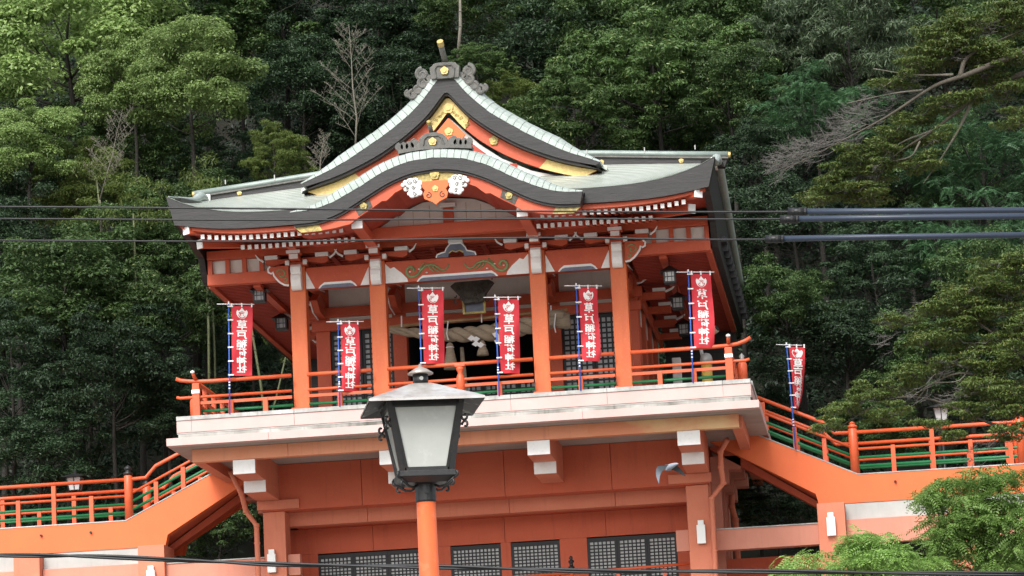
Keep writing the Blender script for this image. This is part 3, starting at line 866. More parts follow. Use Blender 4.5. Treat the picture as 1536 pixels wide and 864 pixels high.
# dark layered bark-like fascias
MB().ribbon(KT, KB, -3.12, -2.55).build('curved_fascia', 'fascia', hall)
MB().ribbon([(x, z - .11) for x, z in KT], [(x * .995, z - .06) for x, z in KB], -3.07, -2.6).build('curved_fascia', 'fascia', hall)
MB().ribbon(GT, GB, .15, .8).build('gable_fascia', 'fascia', hall)
MB().ribbon([(x, z - .2) for x, z in GT], [(x * .985, z - .06) for x, z in GB], .22, .8).build('gable_fascia', 'fascia', hall)
ET = crom([(3.7, 20.42), (5.0, 20.44), (5.85, 20.53), (6.5, 20.68), (7.0, 20.86), (7.33, 21.03)], 5)
EB = crom([(3.7, 20.03), (4.9, 20.02), (5.75, 20.05), (6.4, 20.12), (6.9, 20.2), (7.12, 20.24)], 5)
for s in (-1, 1):
    t = [(s * x, z) for x, z in ET]
    b = [(s * x, z) for x, z in EB]
    MB().ribbon(t, b, -2.62, -2.2).build('eave_fascia', 'fascia', hall)
    # red board under the fascia
    MB().ribbon([(s * (x - .08), z - .004) for x, z in EB], [(s * (x - .25), z - .12) for x, z in EB], -2.5, -2.15).build('eave_board', 'red', hall)

EZ_x = [p[0] for p in ET]
EZ_z = [p[1] for p in ET]
BZ_x = [p[0] for p in EB]
BZ_z = [p[1] for p in EB]
ez = lambda x: float(np.interp(abs(x), EZ_x, EZ_z))
bz = lambda x: float(np.interp(abs(x), BZ_x, BZ_z))
zb = lambda x: 22.20 - .0062 * x * x

# main front slope in lapped courses, then the rear slope
NC = 16
xs_ = np.linspace(-7.3, 7.3, 41)
for side, (xa, xb_) in (('l', (0, 20)), ('r', (20, 40))):
    mb = MB()
    for k in range(NC):
        t0, t1 = k / NC, (k + 1) / NC
        v = []
        for x in xs_[xa:xb_ + 1]:
            z_e, z_b = ez(x) + .01, zb(x)
            def zz(t):
                return z_e + (z_b - z_e) * (.78 * t + .22 * t * t)
            w = 1.0
            # behind the kara gable the slope starts where it comes out above that roof
            kz = float(np.interp(abs(x), [0, .8, 1.6, 2.4, 3.0, 3.5, 3.85, 3.95], [21.6, 21.5, 21.2, 20.8, 20.62, 20.5, 20.45, 0]))
            ts = 0.0
            while ts < 1 and zz(ts) < kz - .03:
                ts += .02
            ta, tb = min(1, max(t0, ts)), min(1, max(t1, ts))
            v.append([(x * w, -2.62 + 4.62 * ta, zz(ta) - .002), (x * w, -2.62 + 4.62 * ta, zz(ta) + .009), (x * w, -2.62 + 4.62 * tb, zz(tb) + (.009 if tb <= ts + 1e-6 else 0))])
        n = len(v)
        flat = [p for col in v for p in col]
        f = []
        for i in range(n - 1):
            f += [(3 * i, 3 * i + 3, 3 * i + 4, 3 * i + 1), (3 * i + 1, 3 * i + 4, 3 * i + 5, 3 * i + 2)]
        mb.add(flat, f)
        mb.m[-len(f):] = [1, 0] * (len(f) // 2)
    mb.build('front_roof_slope', ['copper2', 'joint'], hall)
mb = MB()
ysb = np.linspace(2.0, 14.6, 12)
flat = []
for y in ysb:
    t = (y - 2) / 12.6
    for x in xs_:
        flat.append((x * .985, y, zb(x) + (20.55 + .0 * x - zb(x)) * (t ** .9)))
n = len(xs_)
mb.add(flat, [(j * n + i, j * n + i + 1, (j + 1) * n + i + 1, (j + 1) * n + i) for j in range(len(ysb) - 1) for i in range(n - 1)])
mb.build('rear_roof_slope', 'copper2', hall, smooth=True)
# verges at both sides: copper roll and dark side boards
for s in (-1, 1):
    path = [(s * 7.28, -2.5, 21.06), (s * 7.22, -1.2, 21.28), (s * 7.2, .4, 21.55), (s * 7.2, 2.0, 21.92), (s * 7.18, 6, 21.5), (s * 7.15, 10, 21.05), (s * 7.12, 14.6, 20.62)]
    MB().tube(crom(path, 3), [.015, .02, .03, .045, .06, .08, .10, .12] + [.14] * 11, 8).build('verge_roll', 'copper', hall, smooth=True)
    top = [(p[1], p[2] - .06) for p in path]
    bot = [(-2.2, 20.22), (-1.2, 20.12), (.3, 19.9), (.8, 19.3), (6, 19.26), (10, 19.26), (14.6, 19.26)]
    poly = top + bot[::-1]
    MB().prism(poly, s * 6.95, s * 7.12, axis='X').build('side_board', 'fascia', hall)
    MB().prism([(2.6, 19.95), (14.5, 19.95), (14.5, 19.79), (2.6, 19.79)], s * 7.13, s * 7.28, axis='X').build('gutter', 'gutter', hall)
    for y in np.arange(3, 14.4, 1.0):
        MB().box(*sorted((s * 7.125, s * 7.30)), y, y + .05, 19.6, 20.0).build('gutter_bracket', 'gutter', hall)

# lateral ridges behind the gable, with white tipped ends and gold crests
for s in (-1, 1):
    P = [(s * 2.3, 2.0, 22.52), (s * 4.0, 2.0, 22.40), (s * 5.8, 2.0, 22.24), (s * 7.5, 2.0, 22.10)]
    o = MB().tube(P, .095, 10).build('side_ridge', 'copper_dark', hall, smooth=True)
    MB().tube([(s * 7.48, 2.0, 22.10), (s * 7.56, 2.0, 22.09)], .085, 10).build('gold_tip', 'gold', o)
    MB().ribbon([(p[0], p[2] - .08) for p in P], [(p[0] * .985, p[2] - .36) for p in P], 1.86, 2.14).build('ridge_board', 'fascia', hall)
    MB().ribbon([(p[0], p[2] - .10) for p in P], [(p[0], p[2] - .145) for p in P], 1.80, 1.86).build('ridge_moulding', 'oni', hall)
    MB().box(*sorted((s * 7.18, s * 7.02)), 1.76, 2.2, 21.72, 22.02).build('ridge_end', 'white', hall, bevel=.02)
    for x in (4.0, 6.2):
        m = crest(MB(), s * x, 22.12 if x < 5 else 22.0, .07, 1.83, 1.855)
        m.build('crest', 'gold', hall)
    for x in (3.6, 5.2, 6.6):
        MB().box(s * x - .015, s * x + .015, 1.9, 1.93, 22.3, 22.62 - .03 * x).build('lightning_clip', 'steel', hall)

# copper plates along the edges of the two curved roofs
def plates(curve, h_prof, y_front, step, name, mat, taper=None):
    L = [0.0]
    for a, b in zip(curve[:-1], curve[1:]):
        L.append(L[-1] + math.hypot(b[0] - a[0], b[1] - a[1]))
    n = max(2, round(L[-1] / step))
    cx = [p[0] for p in curve]
    cz = [p[1] for p in curve]
    rr = random.Random(5)

    def pt(s):
        x, z = np.interp(s, L, cx), np.interp(s, L, cz)
        e = .12
        x0, z0 = np.interp(s - e, L, cx), np.interp(s - e, L, cz)
        x1, z1 = np.interp(s + e, L, cx), np.interp(s + e, L, cz)
        d = math.hypot(x1 - x0, z1 - z0)
        return x, z, -(z1 - z0) / d, (x1 - x0) / d
    for i in range(n):
        s0, s1 = L[-1] * i / n + .006, L[-1] * (i + 1) / n - .006
        lift = rr.uniform(-.004, .008)
        v = []
        for s in (s0, (s0 + s1) / 2, s1):
            x, z, nx, nz = pt(s)
            k_ = min(1.0, .18 + .82 * max(0, (taper[1] - abs(x)) / (taper[1] - taper[0]))) if taper else 1.0
            for (dy, h) in h_prof:
                h = h * k_ if h > .01 else h
                v.append((x + nx * (h + lift), y_front + dy, z + nz * (h + lift)))
        m = len(h_prof)
        f = []
        for a in range(2):
            for k in range(m):
                k2 = (k + 1) % m
                f.append((a * m + k, a * m + k2, (a + 1) * m + k2, (a + 1) * m + k))
        f += [tuple(range(m)), tuple(range(3 * m - 1, 2 * m - 1, -1))]
        MB().add(v, f).build(name, mat, hall)


kp = [(-.03, 0.004), (-.03, .13), (.04, .23), (.2, .30), (.5, .33), (.5, .004)]
plates(KT, kp, -3.1, .18, 'copper_plate', 'copper', (2.6, 3.9))
gp = [(-.03, 0.004), (-.03, .14), (.08, .26), (.3, .34), (.7, .38), (.7, .004)]
plates([p for p in GT if p[0] <= CX - .19], gp, .17, .22, 'copper_plate', 'copper', (2.9, 4.15))
plates([p for p in GT if p[0] >= CX + .19], gp, .17, .22, 'copper_plate', 'copper', (2.9, 4.15))
# roof bodies behind the edges
def offs(curve, h):
    out = []
    for i in range(len(curve)):
        a, b = curve[max(0, i - 1)], curve[min(len(curve) - 1, i + 1)]
        d = math.hypot(b[0] - a[0], b[1] - a[1])
        out.append((curve[i][0] - (b[1] - a[1]) / d * h, curve[i][1] + (b[0] - a[0]) / d * h))
    return out
kt2 = [(x, z) for (x, z) in offs(KT, .30)]
kt2 = [(x, z - .24 * max(0, (abs(x) - 2.6) / 1.3)) for x, z in kt2]
MB().ribbon(kt2, [(x, z - .1) for x, z in kt2], -2.62, .45).build('curved_roof', 'copper', hall, smooth=False)
gt2 = offs([p for p in GT], .33)
gt2 = [(x, min(z, 24.62) - .26 * max(0, (abs(x) - 2.9) / 1.25)) for x, z in gt2]
MB().ribbon(gt2, [(x, z - .12) for x, z in gt2], .85, 11.5).build('gable_roof', 'copper2', hall)

# --- kara gable front: bargeboard, gold fittings, pendant, plaster tympanum
MB().ribbon([(x, z - .05) for x, z in KB], KR, -2.98, -2.86).build('bargeboard', 'red', hall)
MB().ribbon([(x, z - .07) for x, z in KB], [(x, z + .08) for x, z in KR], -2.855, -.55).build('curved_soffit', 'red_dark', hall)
nK = len(KB)
mid = [i for i, p in enumerate(KB) if abs(p[0] - CX) < .78]
MB().ribbon([(KB[i][0], KB[i][1] - .055) for i in mid], [(KR[i][0], KR[i][1] - .012) for i in mid], -3.0, -2.975).build('gilded_plate', 'gold_old', hall)
for s in (-1, 1):
    x0 = CX + s * 1.95
    idx = [i for i, p in enumerate(KB) if 1.68 < s * (p[0] - CX) < 2.2]
    MB().ribbon([(KB[i][0], KB[i][1] - .09) for i in idx], [(KR[i][0], KR[i][1] + .03) for i in idx], -2.995, -2.975).build('gilded_fitting', 'carved', hall)
    m = crest(MB(), CX + s * 1.93, 20.30, .10, -3.03, -2.992)
    m.build('crest', 'gold_old', hall)
    idx = [i for i, p in enumerate(KB) if s * (p[0] - CX) > 3.05]
    MB().ribbon([(KB[i][0], KB[i][1] - .055) for i in idx], [(KR[i][0], KR[i][1] - .01) for i in idx], -3.0, -2.975).build('gilded_plate', 'gold_old', hall)
crest(MB(), CX, 20.99, .13, -3.06, -2.995).build('crest', 'gold_old', hall)
P = [(-.34, 20.84), (-.36, 20.70), (-.28, 20.6), (-.33, 20.5), (-.3, 20.36), (-.2, 20.32), (-.1, 20.27), (0, 20.19), (.1, 20.27), (.2, 20.32), (.3, 20.36), (.33, 20.5), (.28, 20.6), (.36, 20.70), (.34, 20.84)]
pend = MB().prism([(x + CX, z) for x, z in P], -3.05, -2.99).build('gable_pendant', 'orange', hall, bevel=.01)
crest(MB(), CX, 20.62, .085, -3.075, -3.052).build('crest', 'gold', pend)
for s in (-1, 1):
    A = spiral(CX + s * .19, 20.45, .09, .02, PI / 2, PI / 2 + s * 2.2 * PI, 14)
    MB().tube([(a, -3.055, b) for a, b in A], .014, 5).build('scroll_line', 'carved', pend)
    # white cloud scrolls
    cl = MB()
    rr = random.Random(3)
    for (dx, dz, r) in ((.42, .70, .09), (.53, .77, .1), (.66, .76, .11), (.78, .74, .085), (.86, .68, .06), (.45, .58, .09), (.58, .62, .1), (.70, .60, .09), (.79, .56, .06),
                        (.42, .44, .08), (.52, .42, .09), (.62, .40, .09), (.7, .44, .06), (.5, .52, .08), (.64, .50, .07)):
        cl.lathe([(0, -.035), (r * .7, -.03), (r, 0), (r * .7, .03), (0, .035)], (0, 0, 0), 10)
        n0 = len(cl.v) - 50
        for q in range(n0, len(cl.v)):
            p = cl.v[q]
            cl.v[q] = (CX + s * dx + p[0], -3.02 + p[2] + rr.uniform(-.0004, .0004), 20.10 + dz + p[1])
    c = cl.build('cloud_ornament', 'white', hall, smooth=True)
    sl = MB()
    for (dx, dz, r) in ((.53, .77, .065), (.68, .75, .07), (.58, .60, .06), (.55, .43, .06), (.74, .6, .045)):
        A = spiral(CX + s * dx, 20.10 + dz, r, .012, 0, s * 2.6 * PI, 14)
        sl.tube([(a, -3.06, b) for a, b in A], .009, 4)
    sl.build('scroll_line', 'carved', c)['kind'] = 'stuff'
MB().prism([(CX + x, z) for x, z in [(-2.1, 20.1), (2.1, 20.1), (1.75, 20.3), (1.25, 20.6), (.7, 20.83), (0, 20.9), (-.7, 20.83), (-1.25, 20.6), (-1.75, 20.3)]], -.5, -.45).build('plaster_tympanum', 'plaster', hall)
for x in (-1.4, -1.0, -.55, .45, .85, 1.25):
    MB().box(x - .006, x + .006, -.507, -.4995, 20.15, 20.55 + .3 * (1.4 - abs(x)) / 1.4).build('batten', 'bamboo', hall)
MB().box(CX - .14, CX + .14, -.62, -.5, 20.2, 20.62).build('king_strut', 'red', hall, bevel=.01)
MB().box(CX - .22, CX + .22, -.7, -.5, 20.63, 20.74).build('white_block', 'plaster', hall, bevel=.01)
MB().box(-2.15, 2.15, -.72, -.40, 19.86, 20.185).build('cross_beam', 'red', hall, bevel=.02)
for s in (-1, 1):
    MB().box(s * 2.2 - .14, s * 2.2 + .14, -2.7, .4, 19.78, 20.02).build('purlin', 'red', hall, bevel=.02)
    MB().box(s * 2.2 - .145, s * 2.2 + .145, -2.73, -2.70, 19.775, 20.025).build('white_end', 'white', hall)

# --- great gable: bargeboard, gold, tympanum
MB().ribbon([(x, z - .08) for x, z in GB], GR, .45, .58).build('bargeboard', 'red', hall)
midx = [i for i, p in enumerate(GB) if abs(p[0] - CX) < .62]
MB().ribbon([(GB[i][0], GB[i][1] - .09) for i in midx], [(GR[i][0], GR[i][1] - .02) for i in midx], .42, .448).build('gilded_plate', 'gold', hall)
crest(MB(), CX, 23.62, .15, .385, .418).build('crest', 'gold', hall)
for s in (-1, 1):
    idx = [i for i, p in enumerate(GB) if s * (p[0] - CX) > 2.6]
    MB().ribbon([(GB[i][0], GB[i][1] - .085) for i in idx], [(GR[i][0], GR[i][1] - .015) for i in idx], .425, .448).build('gilded_plate', 'gold', hall)
    crest(MB(), CX + s * 1.22, 22.62, .13, .40, .448).build('crest', 'gold_old', hall)
    # raised scroll relief on the gold plate
    rl = MB()
    rr = random.Random(9)
    for k in range(9):
        u = .10 + .055 * k
        xx = CX + s * u
        zz_ = np.interp(xx, [p[0] for p in GB], [p[1] for p in GB]) - .25 - rr.uniform(0, .16)
        A = spiral(xx, zz_, .05, .01, rr.uniform(0, 6), rr.uniform(0, 6) + 8, 10)
        rl.tube([(a, .418, b) for a, b in A], .009, 4)
    rl.build('gold_relief', 'gold_old', hall)['kind'] = 'stuff'
P = [(0, 23.34), (.24, 23.08), (.46, 22.84), (.36, 22.72), (.2, 22.66), (.1, 22.58), (0, 22.48), (-.1, 22.58), (-.2, 22.66), (-.36, 22.72), (-.46, 22.84), (-.24, 23.08)]
pend = MB().prism([(x + CX, z) for x, z in P], .36, .42).build('gable_pendant', 'orange', hall, bevel=.01)
crest(MB(), CX, 22.95, .12, .33, .358).build('crest', 'gold', pend)
tri = [(CX + x, z) for x, z in [(-3.4, 21.4), (3.4, 21.4), (2.2, 21.75), (1.4, 22.15), (.8, 22.6), (.35, 23.05), (0, 23.4), (-.35, 23.05), (-.8, 22.6), (-1.4, 22.15), (-2.2, 21.75)]]
MB().prism(tri, .64, .70).build('plaster_tympanum', 'plaster', hall)
MB().box(CX - 1.8, CX + 1.8, .59, .638, 21.78, 21.98).build('tympanum_beam', 'red_dark', hall)
MB().box(CX - 2.8, CX + 2.8, .59, .638, 21.40, 21.56).build('tympanum_beam', 'red_dark', hall)
for s in (-1, 1):
    MB().prism([(CX + s * .12, 22.9), (CX + s * .28, 22.9), (CX + s * 1.1, 22.2), (CX + s * 1.0, 22.08)], .592, .636).build('brace', 'red_dark', hall)
MB().box(CX - .13, CX + .13, .59, .638, 21.985, 23.0).build('king_strut', 'red_dark', hall)

# --- ridge of the great gable with its demon-tile board, clouds and pole
MB().box(CX - .26, CX + .26, .5, 11.5, 24.38, 24.66).build('main_ridge', 'oni', hall, bevel=.04)
MB().tube([(CX, .6, 24.68), (CX, 11.4, 24.68)], .12, 10).build('ridge_cap', 'copper', hall, smooth=True)
P = [(-.40, 24.40), (-.42, 24.58), (-.44, 24.86), (-.36, 24.93), (-.33, 25.0), (-.2, 25.04), (.2, 25.04), (.33, 25.0), (.36, 24.93), (.44, 24.86), (.42, 24.58), (.40, 24.40)]
oni = MB().prism([(x * .95 + CX, 24.38 + (z - 24.40) * .72) for x, z in P], .05, .35).build('ridge_end_board', 'oni', hall, bevel=.02)
MB().tube([(CX - .24, .03, 24.40), (CX - .27, .03, 24.66), (CX - .2, .03, 24.75), (CX + .2, .03, 24.75), (CX + .27, .03, 24.66), (CX + .24, .03, 24.40)], .025, 6).build('moulding', 'oni', oni)
m = crest(MB(), CX, 24.59, .115, -.01, .045)
m.build('crest', 'gold', oni)
MB().tube([(CX + .03, .25, 24.80), (CX + .0, .0, 24.99), (CX - .03, -.42, 25.30)], [.085, .08, .08], 12).build('ridge_pole', 'oni', oni, smooth=True)
MB().tube([(CX - .018, -.30, 25.213), (CX - .031, -.43, 25.31)], .088, 12).build('gold_tip', 'gold', oni)


def cloud(parent, s, pts, y, name='cloud_scroll', th=.09):
    mb = MB()
    for (cx, cz, r) in pts:
        A = spiral(cx, cz, r, r * .2, PI * .5, PI * .5 - s * 2.7 * PI, 20)
        mb.tube([(a, y, b) for a, b in A], [th * r / .2 * (1 - .5 * k / 20) for k in range(21)], 7)
        Q = [(cx + r * .95 * math.cos(2 * PI * k / 14), cz + r * .95 * math.sin(2 * PI * k / 14)) for k in range(14)]
        mb.prism(Q, y - .03, y + .12)
    mb.build(name, 'oni', parent, smooth=False)


for s in (-1, 1):
    cloud(oni, s, [(CX + s * .64, 24.58, .17), (CX + s * .50, 24.44, .13), (CX + s * .62, 24.32, .15), (CX + s * .78, 24.14, .12), (CX + s * .93, 24.02, .13), (CX + s * 1.05, 24.06, .10)], .2)

# --- smaller demon-tile board on the crown of the kara gable
P = [(-.62, 21.72), (-.50, 21.80), (-.40, 21.88), (-.36, 22.02), (-.27, 22.10), (-.12, 22.16), (.12, 22.16), (.27, 22.10), (.36, 22.02), (.40, 21.88), (.50, 21.80), (.62, 21.72)]
on2 = MB().prism([(x + CX - .02, z) for x, z in P], -2.98, -2.8).build('ridge_end_board', 'oni', hall, bevel=.015)
MB().tube([(CX - .30, -3.0, 21.75), (CX - .24, -3.0, 21.99), (CX - .15, -3.0, 22.06), (CX + .13, -3.0, 22.06), (CX + .22, -3.0, 21.99), (CX + .28, -3.0, 21.75)], .022, 6).build('moulding', 'oni', on2)
crest(MB(), CX - .02, 21.90, .11, -3.04, -2.982).build('crest', 'gold', on2)
MB().ribbon([(-.98, 21.74), (-.4, 21.79), (.4, 21.79), (.98, 21.74)], [(-.98, 21.64), (-.4, 21.70), (.4, 21.70), (.98, 21.64)], -3.02, -2.6).build('base_moulding', 'oni', on2)
for s in (-1, 1):
    MB().prism([(CX + s * .4, 21.72), (CX + s * .98, 21.70), (CX + s * 1.0, 21.86), (CX + s * .8, 21.92), (CX + s * .6, 21.90), (CX + s * .42, 21.98)], -2.88, -2.8).build('cloud_board', 'oni', on2)
    cloud(on2, s, [(CX + s * .50, 21.88, .14), (CX + s * .64, 21.84, .12), (CX + s * .78, 21.84, .11), (CX + s * .92, 21.83, .11)], -2.92, th=.055)
MB().tube([(CX - .05, -2.85, 22.14), (CX - .07, -3.1, 22.36)], [.06, .055], 10).build('ridge_pole', 'oni', on2, smooth=True)
MB().tube([(CX - .069, -3.08, 22.35), (CX - .075, -3.16, 22.42)], .062, 10).build('gold_tip', 'gold_old', on2)
MB().box(CX - .2, CX + .2, -2.6, .4, 21.66, 21.98).build('kara_ridge', 'oni', hall, bevel=.03)

# --- eaves underside: boards, two tiers of white-ended rafters, corner rafters
for s in (-1, 1):
    t = [(s * x, z + .02) for x, z in EB]
    v, f = [], []
    for x, z in EB:
        v += [(s * (x - .1), -2.3, z + .03), (s * (x - .1), .6, 20.30 + (z - 20.03) * .3)]
    for i in range(len(EB) - 1):
        f.append((2 * i, 2 * i + 2, 2 * i + 3, 2 * i + 1))
    v2 = [(p[0], p[1], p[2] + .05) for p in v]
    n = len(v)
    mb = MB().add(v, f).add(v2, f)
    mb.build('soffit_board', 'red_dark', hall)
    MB().box(*sorted((s * 2.35, s * 3.75)), -2.3, .6, 20.16, 20.2).build('soffit_board', 'red_dark', hall)
raf = MB().box(-.045, .045, 0.025, 1.5, -.06, .05, 0).box(-.05, .05, 0, .025, -.065, .055, 1)
me1 = raf.mesh('rafter', ['red', 'white'])
raf2 = MB().box(-.045, .045, 0.025, 2.3, -.055, .055, 0).box(-.05, .05, 0, .025, -.06, .06, 1)
me2 = raf2.mesh('rafter', ['red', 'white'])
for s in (-1, 1):
    k = 0
    x = 2.5
    while x < 6.45:
        if x > 2.5:
            o = link('rafter', me1, hall)
            o.location = (s * x, -2.36, bz(x) - .19 if x > 3.7 else 19.84)
            o.rotation_euler = (rad(9), 0, 0)
        if x < 5.6:
            o = link('rafter', me2, hall)
            o.location = (s * x, -1.62, bz(x) - .315)
            o.rotation_euler = (rad(10), 0, 0)
        x += .187
    mb = MB().box(-.11, .11, .04, 4.2, -.12, .12, 0).box(-.12, .12, 0, .04, -.13, .13, 1)
    cr_ = mb.build('corner_rafter', ['red', 'white'], hall)
    cr_.location = (s * 6.85, -2.52, 20.12)
    cr_.rotation_euler = (rad(3), 0, s * rad(42))
    mb = MB().box(-.1, .1, .04, 3.2, -.11, .11, 0).box(-.11, .11, 0, .04, -.12, .12, 1)
    cr_ = mb.build('corner_rafter', ['red', 'white'], hall)
    cr_.location = (s * 6.62, -1.9, 19.83)
    cr_.rotation_euler = (rad(6), 0, s * rad(42))
    # side wing: beam, plaster squares between struts, side soffit with its rafters
    MB().box(*sorted((s * 4.62, s * 6.92)), .5, .78, 19.16, 19.47).build('wing_beam', 'red', hall, bevel=.015)
    MB().box(*sorted((s * 4.9, s * 6.9)), .66, .72, 19.475, 19.855).build('wing_plaster', 'plaster', hall)
    for x in (4.95, 5.4, 5.88, 6.35, 6.84):
        MB().box(*sorted((s * (x - .06), s * (x + .06))), .52, .655, 19.475, 19.855).build('wing_strut', 'red', hall)
    MB().box(*sorted((s * 6.78, s * 6.94)), .79, 13.8, 19.14, 19.26).build('side_purlin', 'red', hall)
    MB().box(*sorted((s * 4.7, s * 6.77)), .8, 14.4, 19.30, 19.34).build('side_soffit', 'red', hall)
    MB().box(*sorted((s * 4.72, s * 6.93)), 13.65, 13.8, 15.46, 19.2).build('shade_backing', 'fascia', hall)  # added dark sheet, darkens the gap behind the side eaves
    sr = MB()
    for y in np.arange(.95, 14.2, .22):
        sr.box(*sorted((s * 4.7, s * 6.76)), y, y + .09, 19.21, 19.295)
    o = sr.build('side_rafters', 'red_dark', hall)
    o['kind'] = 'stuff'
    # inner bracket tier beneath the side eaves
    MB().box(*sorted((s * 5.5, s * 5.7)), .8, 13.6, 19.08, 19.205).build('inner_purlin', 'red', hall)

# ------------------------------------------------------------------ balcony railing
br = thing('balcony_railing', (0, .15, 15.5), 'red balcony railing with green lower rail and upturned ends along the parapet', 'railing')
RY = .16
cols = [-4.4, -2.2, 2.2, 4.4]
segs = [(-7.25, -4.62), (-4.18, -2.42), (-1.98, 1.98), (2.42, 4.18), (4.62, 7.25)]
for s in (-1, 1):
    pts = [(s * 4.62, RY + .3, 16.46), (s * 7.0, RY + .1, 16.46), (s * 7.4, RY, 16.48), (s * 7.75, RY, 16.56), (s * 7.98, RY, 16.68)]
    pts = [(s * 4.62, RY, 16.45), (s * 6.8, RY, 16.45), (s * 7.25, RY, 16.46), (s * 7.5, RY, 16.49), (s * 7.72, RY, 16.56), (s * 7.86, RY, 16.64)]
    if s < 0:
        pts[-2:] = [(s * 7.68, RY, 16.52), (s * 7.8, RY, 16.57)]
    MB().tube(pts, .055, 10).build('top_rail', 'rail', br, smooth=True)
    MB().tube([(s * 4.62, RY, 16.03), (s * 7.7, RY, 16.03), (s * 7.8, RY, 16.06)], .042, 8).build('rail', 'rail', br, smooth=True)
    MB().box(*sorted((s * 4.62, s * 7.2)), RY - .035, RY + .035, 15.82, 15.90).build('rail', 'rail', br)
    MB().tube([(s * 4.62, RY + .14, 15.66), (s * 7.2, RY + .14, 15.66)], .04, 8).build('lower_rail', 'green', br, smooth=True)
    # corner post with tilted stub
    p = MB().box(s * 7.25 - .1, s * 7.25 + .1, RY - .1, RY + .1, 15.505, 16.40).build('corner_post', 'rail', br, bevel=.015)
    MB().box(s * 7.25 - .11, s * 7.25 + .11, RY - .13, RY - .102, 16.12, 16.22).build('white_fitting', 'white', p)
    MB().tube([(s * 7.25, RY + .15, 16.5), (s * 7.27, RY - .12, 16.56), (s * 7.28, RY - .28, 16.66)], .05, 8).build('tilted_stub', 'rail', p, smooth=True)
    MB().lathe([(0, -.05), (.06, -.02), (.06, .02), (0, .05)], (s * 7.28, RY - .3, 16.68), 8).build('white_tip', 'white', p)
    # side runs going back
    MB().tube([(s * 7.25, RY, 16.45), (s * 7.25, 7.0, 16.45)], .055, 8).build('side_rail', 'rail', br, smooth=True)
    MB().tube([(s * 7.25, RY, 16.03), (s * 7.25, 7.0, 16.03)], .042, 8).build('side_rail', 'rail', br, smooth=True)
    MB().tube([(s * 7.25, RY, 15.85), (s * 7.25, 7.0, 15.85)], .04, 8).build('side_rail', 'rail', br, smooth=True)
    MB().tube([(s * 7.25, RY, 15.66), (s * 7.25, 7.0, 15.66)], .04, 8).build('side_rail', 'green', br, smooth=True)
    for y in (1.3, 2.5, 3.7, 4.9, 6.1):
        MB().box(s * 7.25 - .06, s * 7.25 + .06, y - .06, y + .06, 15.505, 16.4).build('side_baluster', 'rail', br)
    q = MB().lathe([(.13, 0), (.13, .6), (.1, .66)], (s * 7.05 + s * .5, 1.3, 15.505), 10).build('side_newel', 'rail', br, smooth=True)
    MB().lathe([(.08, 0), (.1, .05), (.05, .1), (.08, .16), (0, .26)], (s * 7.55, 1.3, 16.17), 10).build('finial', 'steel', q, smooth=True)
for a, b in segs[1:4]:
    MB().tube([(a, RY, 16.45), (b, RY, 16.45)], .055, 10).build('top_rail', 'rail', br, smooth=True)
    MB().tube([(a, RY, 16.03), (b, RY, 16.03)], .042, 8).build('rail', 'rail', br, smooth=True)
    MB().box(a, b, RY - .035, RY + .035, 15.82, 15.90).build('rail', 'rail', br)
    MB().tube([(a, RY + .14, 15.66), (b, RY + .14, 15.66)], .04, 8).build('lower_rail', 'green', br, smooth=True)
bal = MB().box(-.065, .065, -.06, .06, 0, .38).mesh('baluster', 'rail', bevel=.008)
for x in (-6.3, -5.35, -3.3, -1.05, 1.05, 3.25, 5.38, 6.3):
    o = link('baluster', bal, br)
    o.location = (x, RY, 15.505)
p = MB().lathe([(.12, 0), (.125, .5), (.10, .62), (.06, .70), (.10, .78), (.12, .86)], (0, RY, 15.505), 12).build('centre_post', 'rail', br, smooth=True)
MB().box(-.14, .14, RY - .1, RY + .1, 16.372, 16.44).build('cap', 'rail', p, bevel=.01)
# rails passing in front of the columns are broken by them, so short stubs close the gaps
for x in cols:
    MB().box(x - .24, x + .24, RY - .02, RY + .02, 15.51, 15.56).build('sill_plate', 'rail', br)

# ------------------------------------------------------------------ banners
def glyph(ch):
    cu = bpy.data.curves.new('glyph', 'FONT')
    cu.body = ch
    cu.size = 1.0
    cu.resolution_u = 4
    cu.offset = 0.012
    ob = bpy.data.objects.new('glyph', cu)
    COL.objects.link(ob)
    dg = bpy.context.evaluated_depsgraph_get()
    me = bpy.data.meshes.new_from_object(ob.evaluated_get(dg))
    bm = bmesh.new()
    bm.from_mesh(me)
    bmesh.ops.triangulate(bm, faces=bm.faces)
    v = [(q.co.x, q.co.y) for q in bm.verts]
    bm.verts.ensure_lookup_table()
    f = [tuple(w.index for w in q.verts) for q in bm.faces]
    bm.free()
    bpy.data.objects.remove(ob)
    bpy.data.curves.remove(cu)
    bpy.data.meshes.remove(me)
    a = np.array(v)
    if len(a) == 0:
        return [], []
    mn, mx = a.min(0), a.max(0)
    a = (a - (mn + mx) / 2) / (mx - mn).max()
    return [tuple(q) for q in a], f


CHARS = [glyph(c) for c in '草戸稲荷神社']


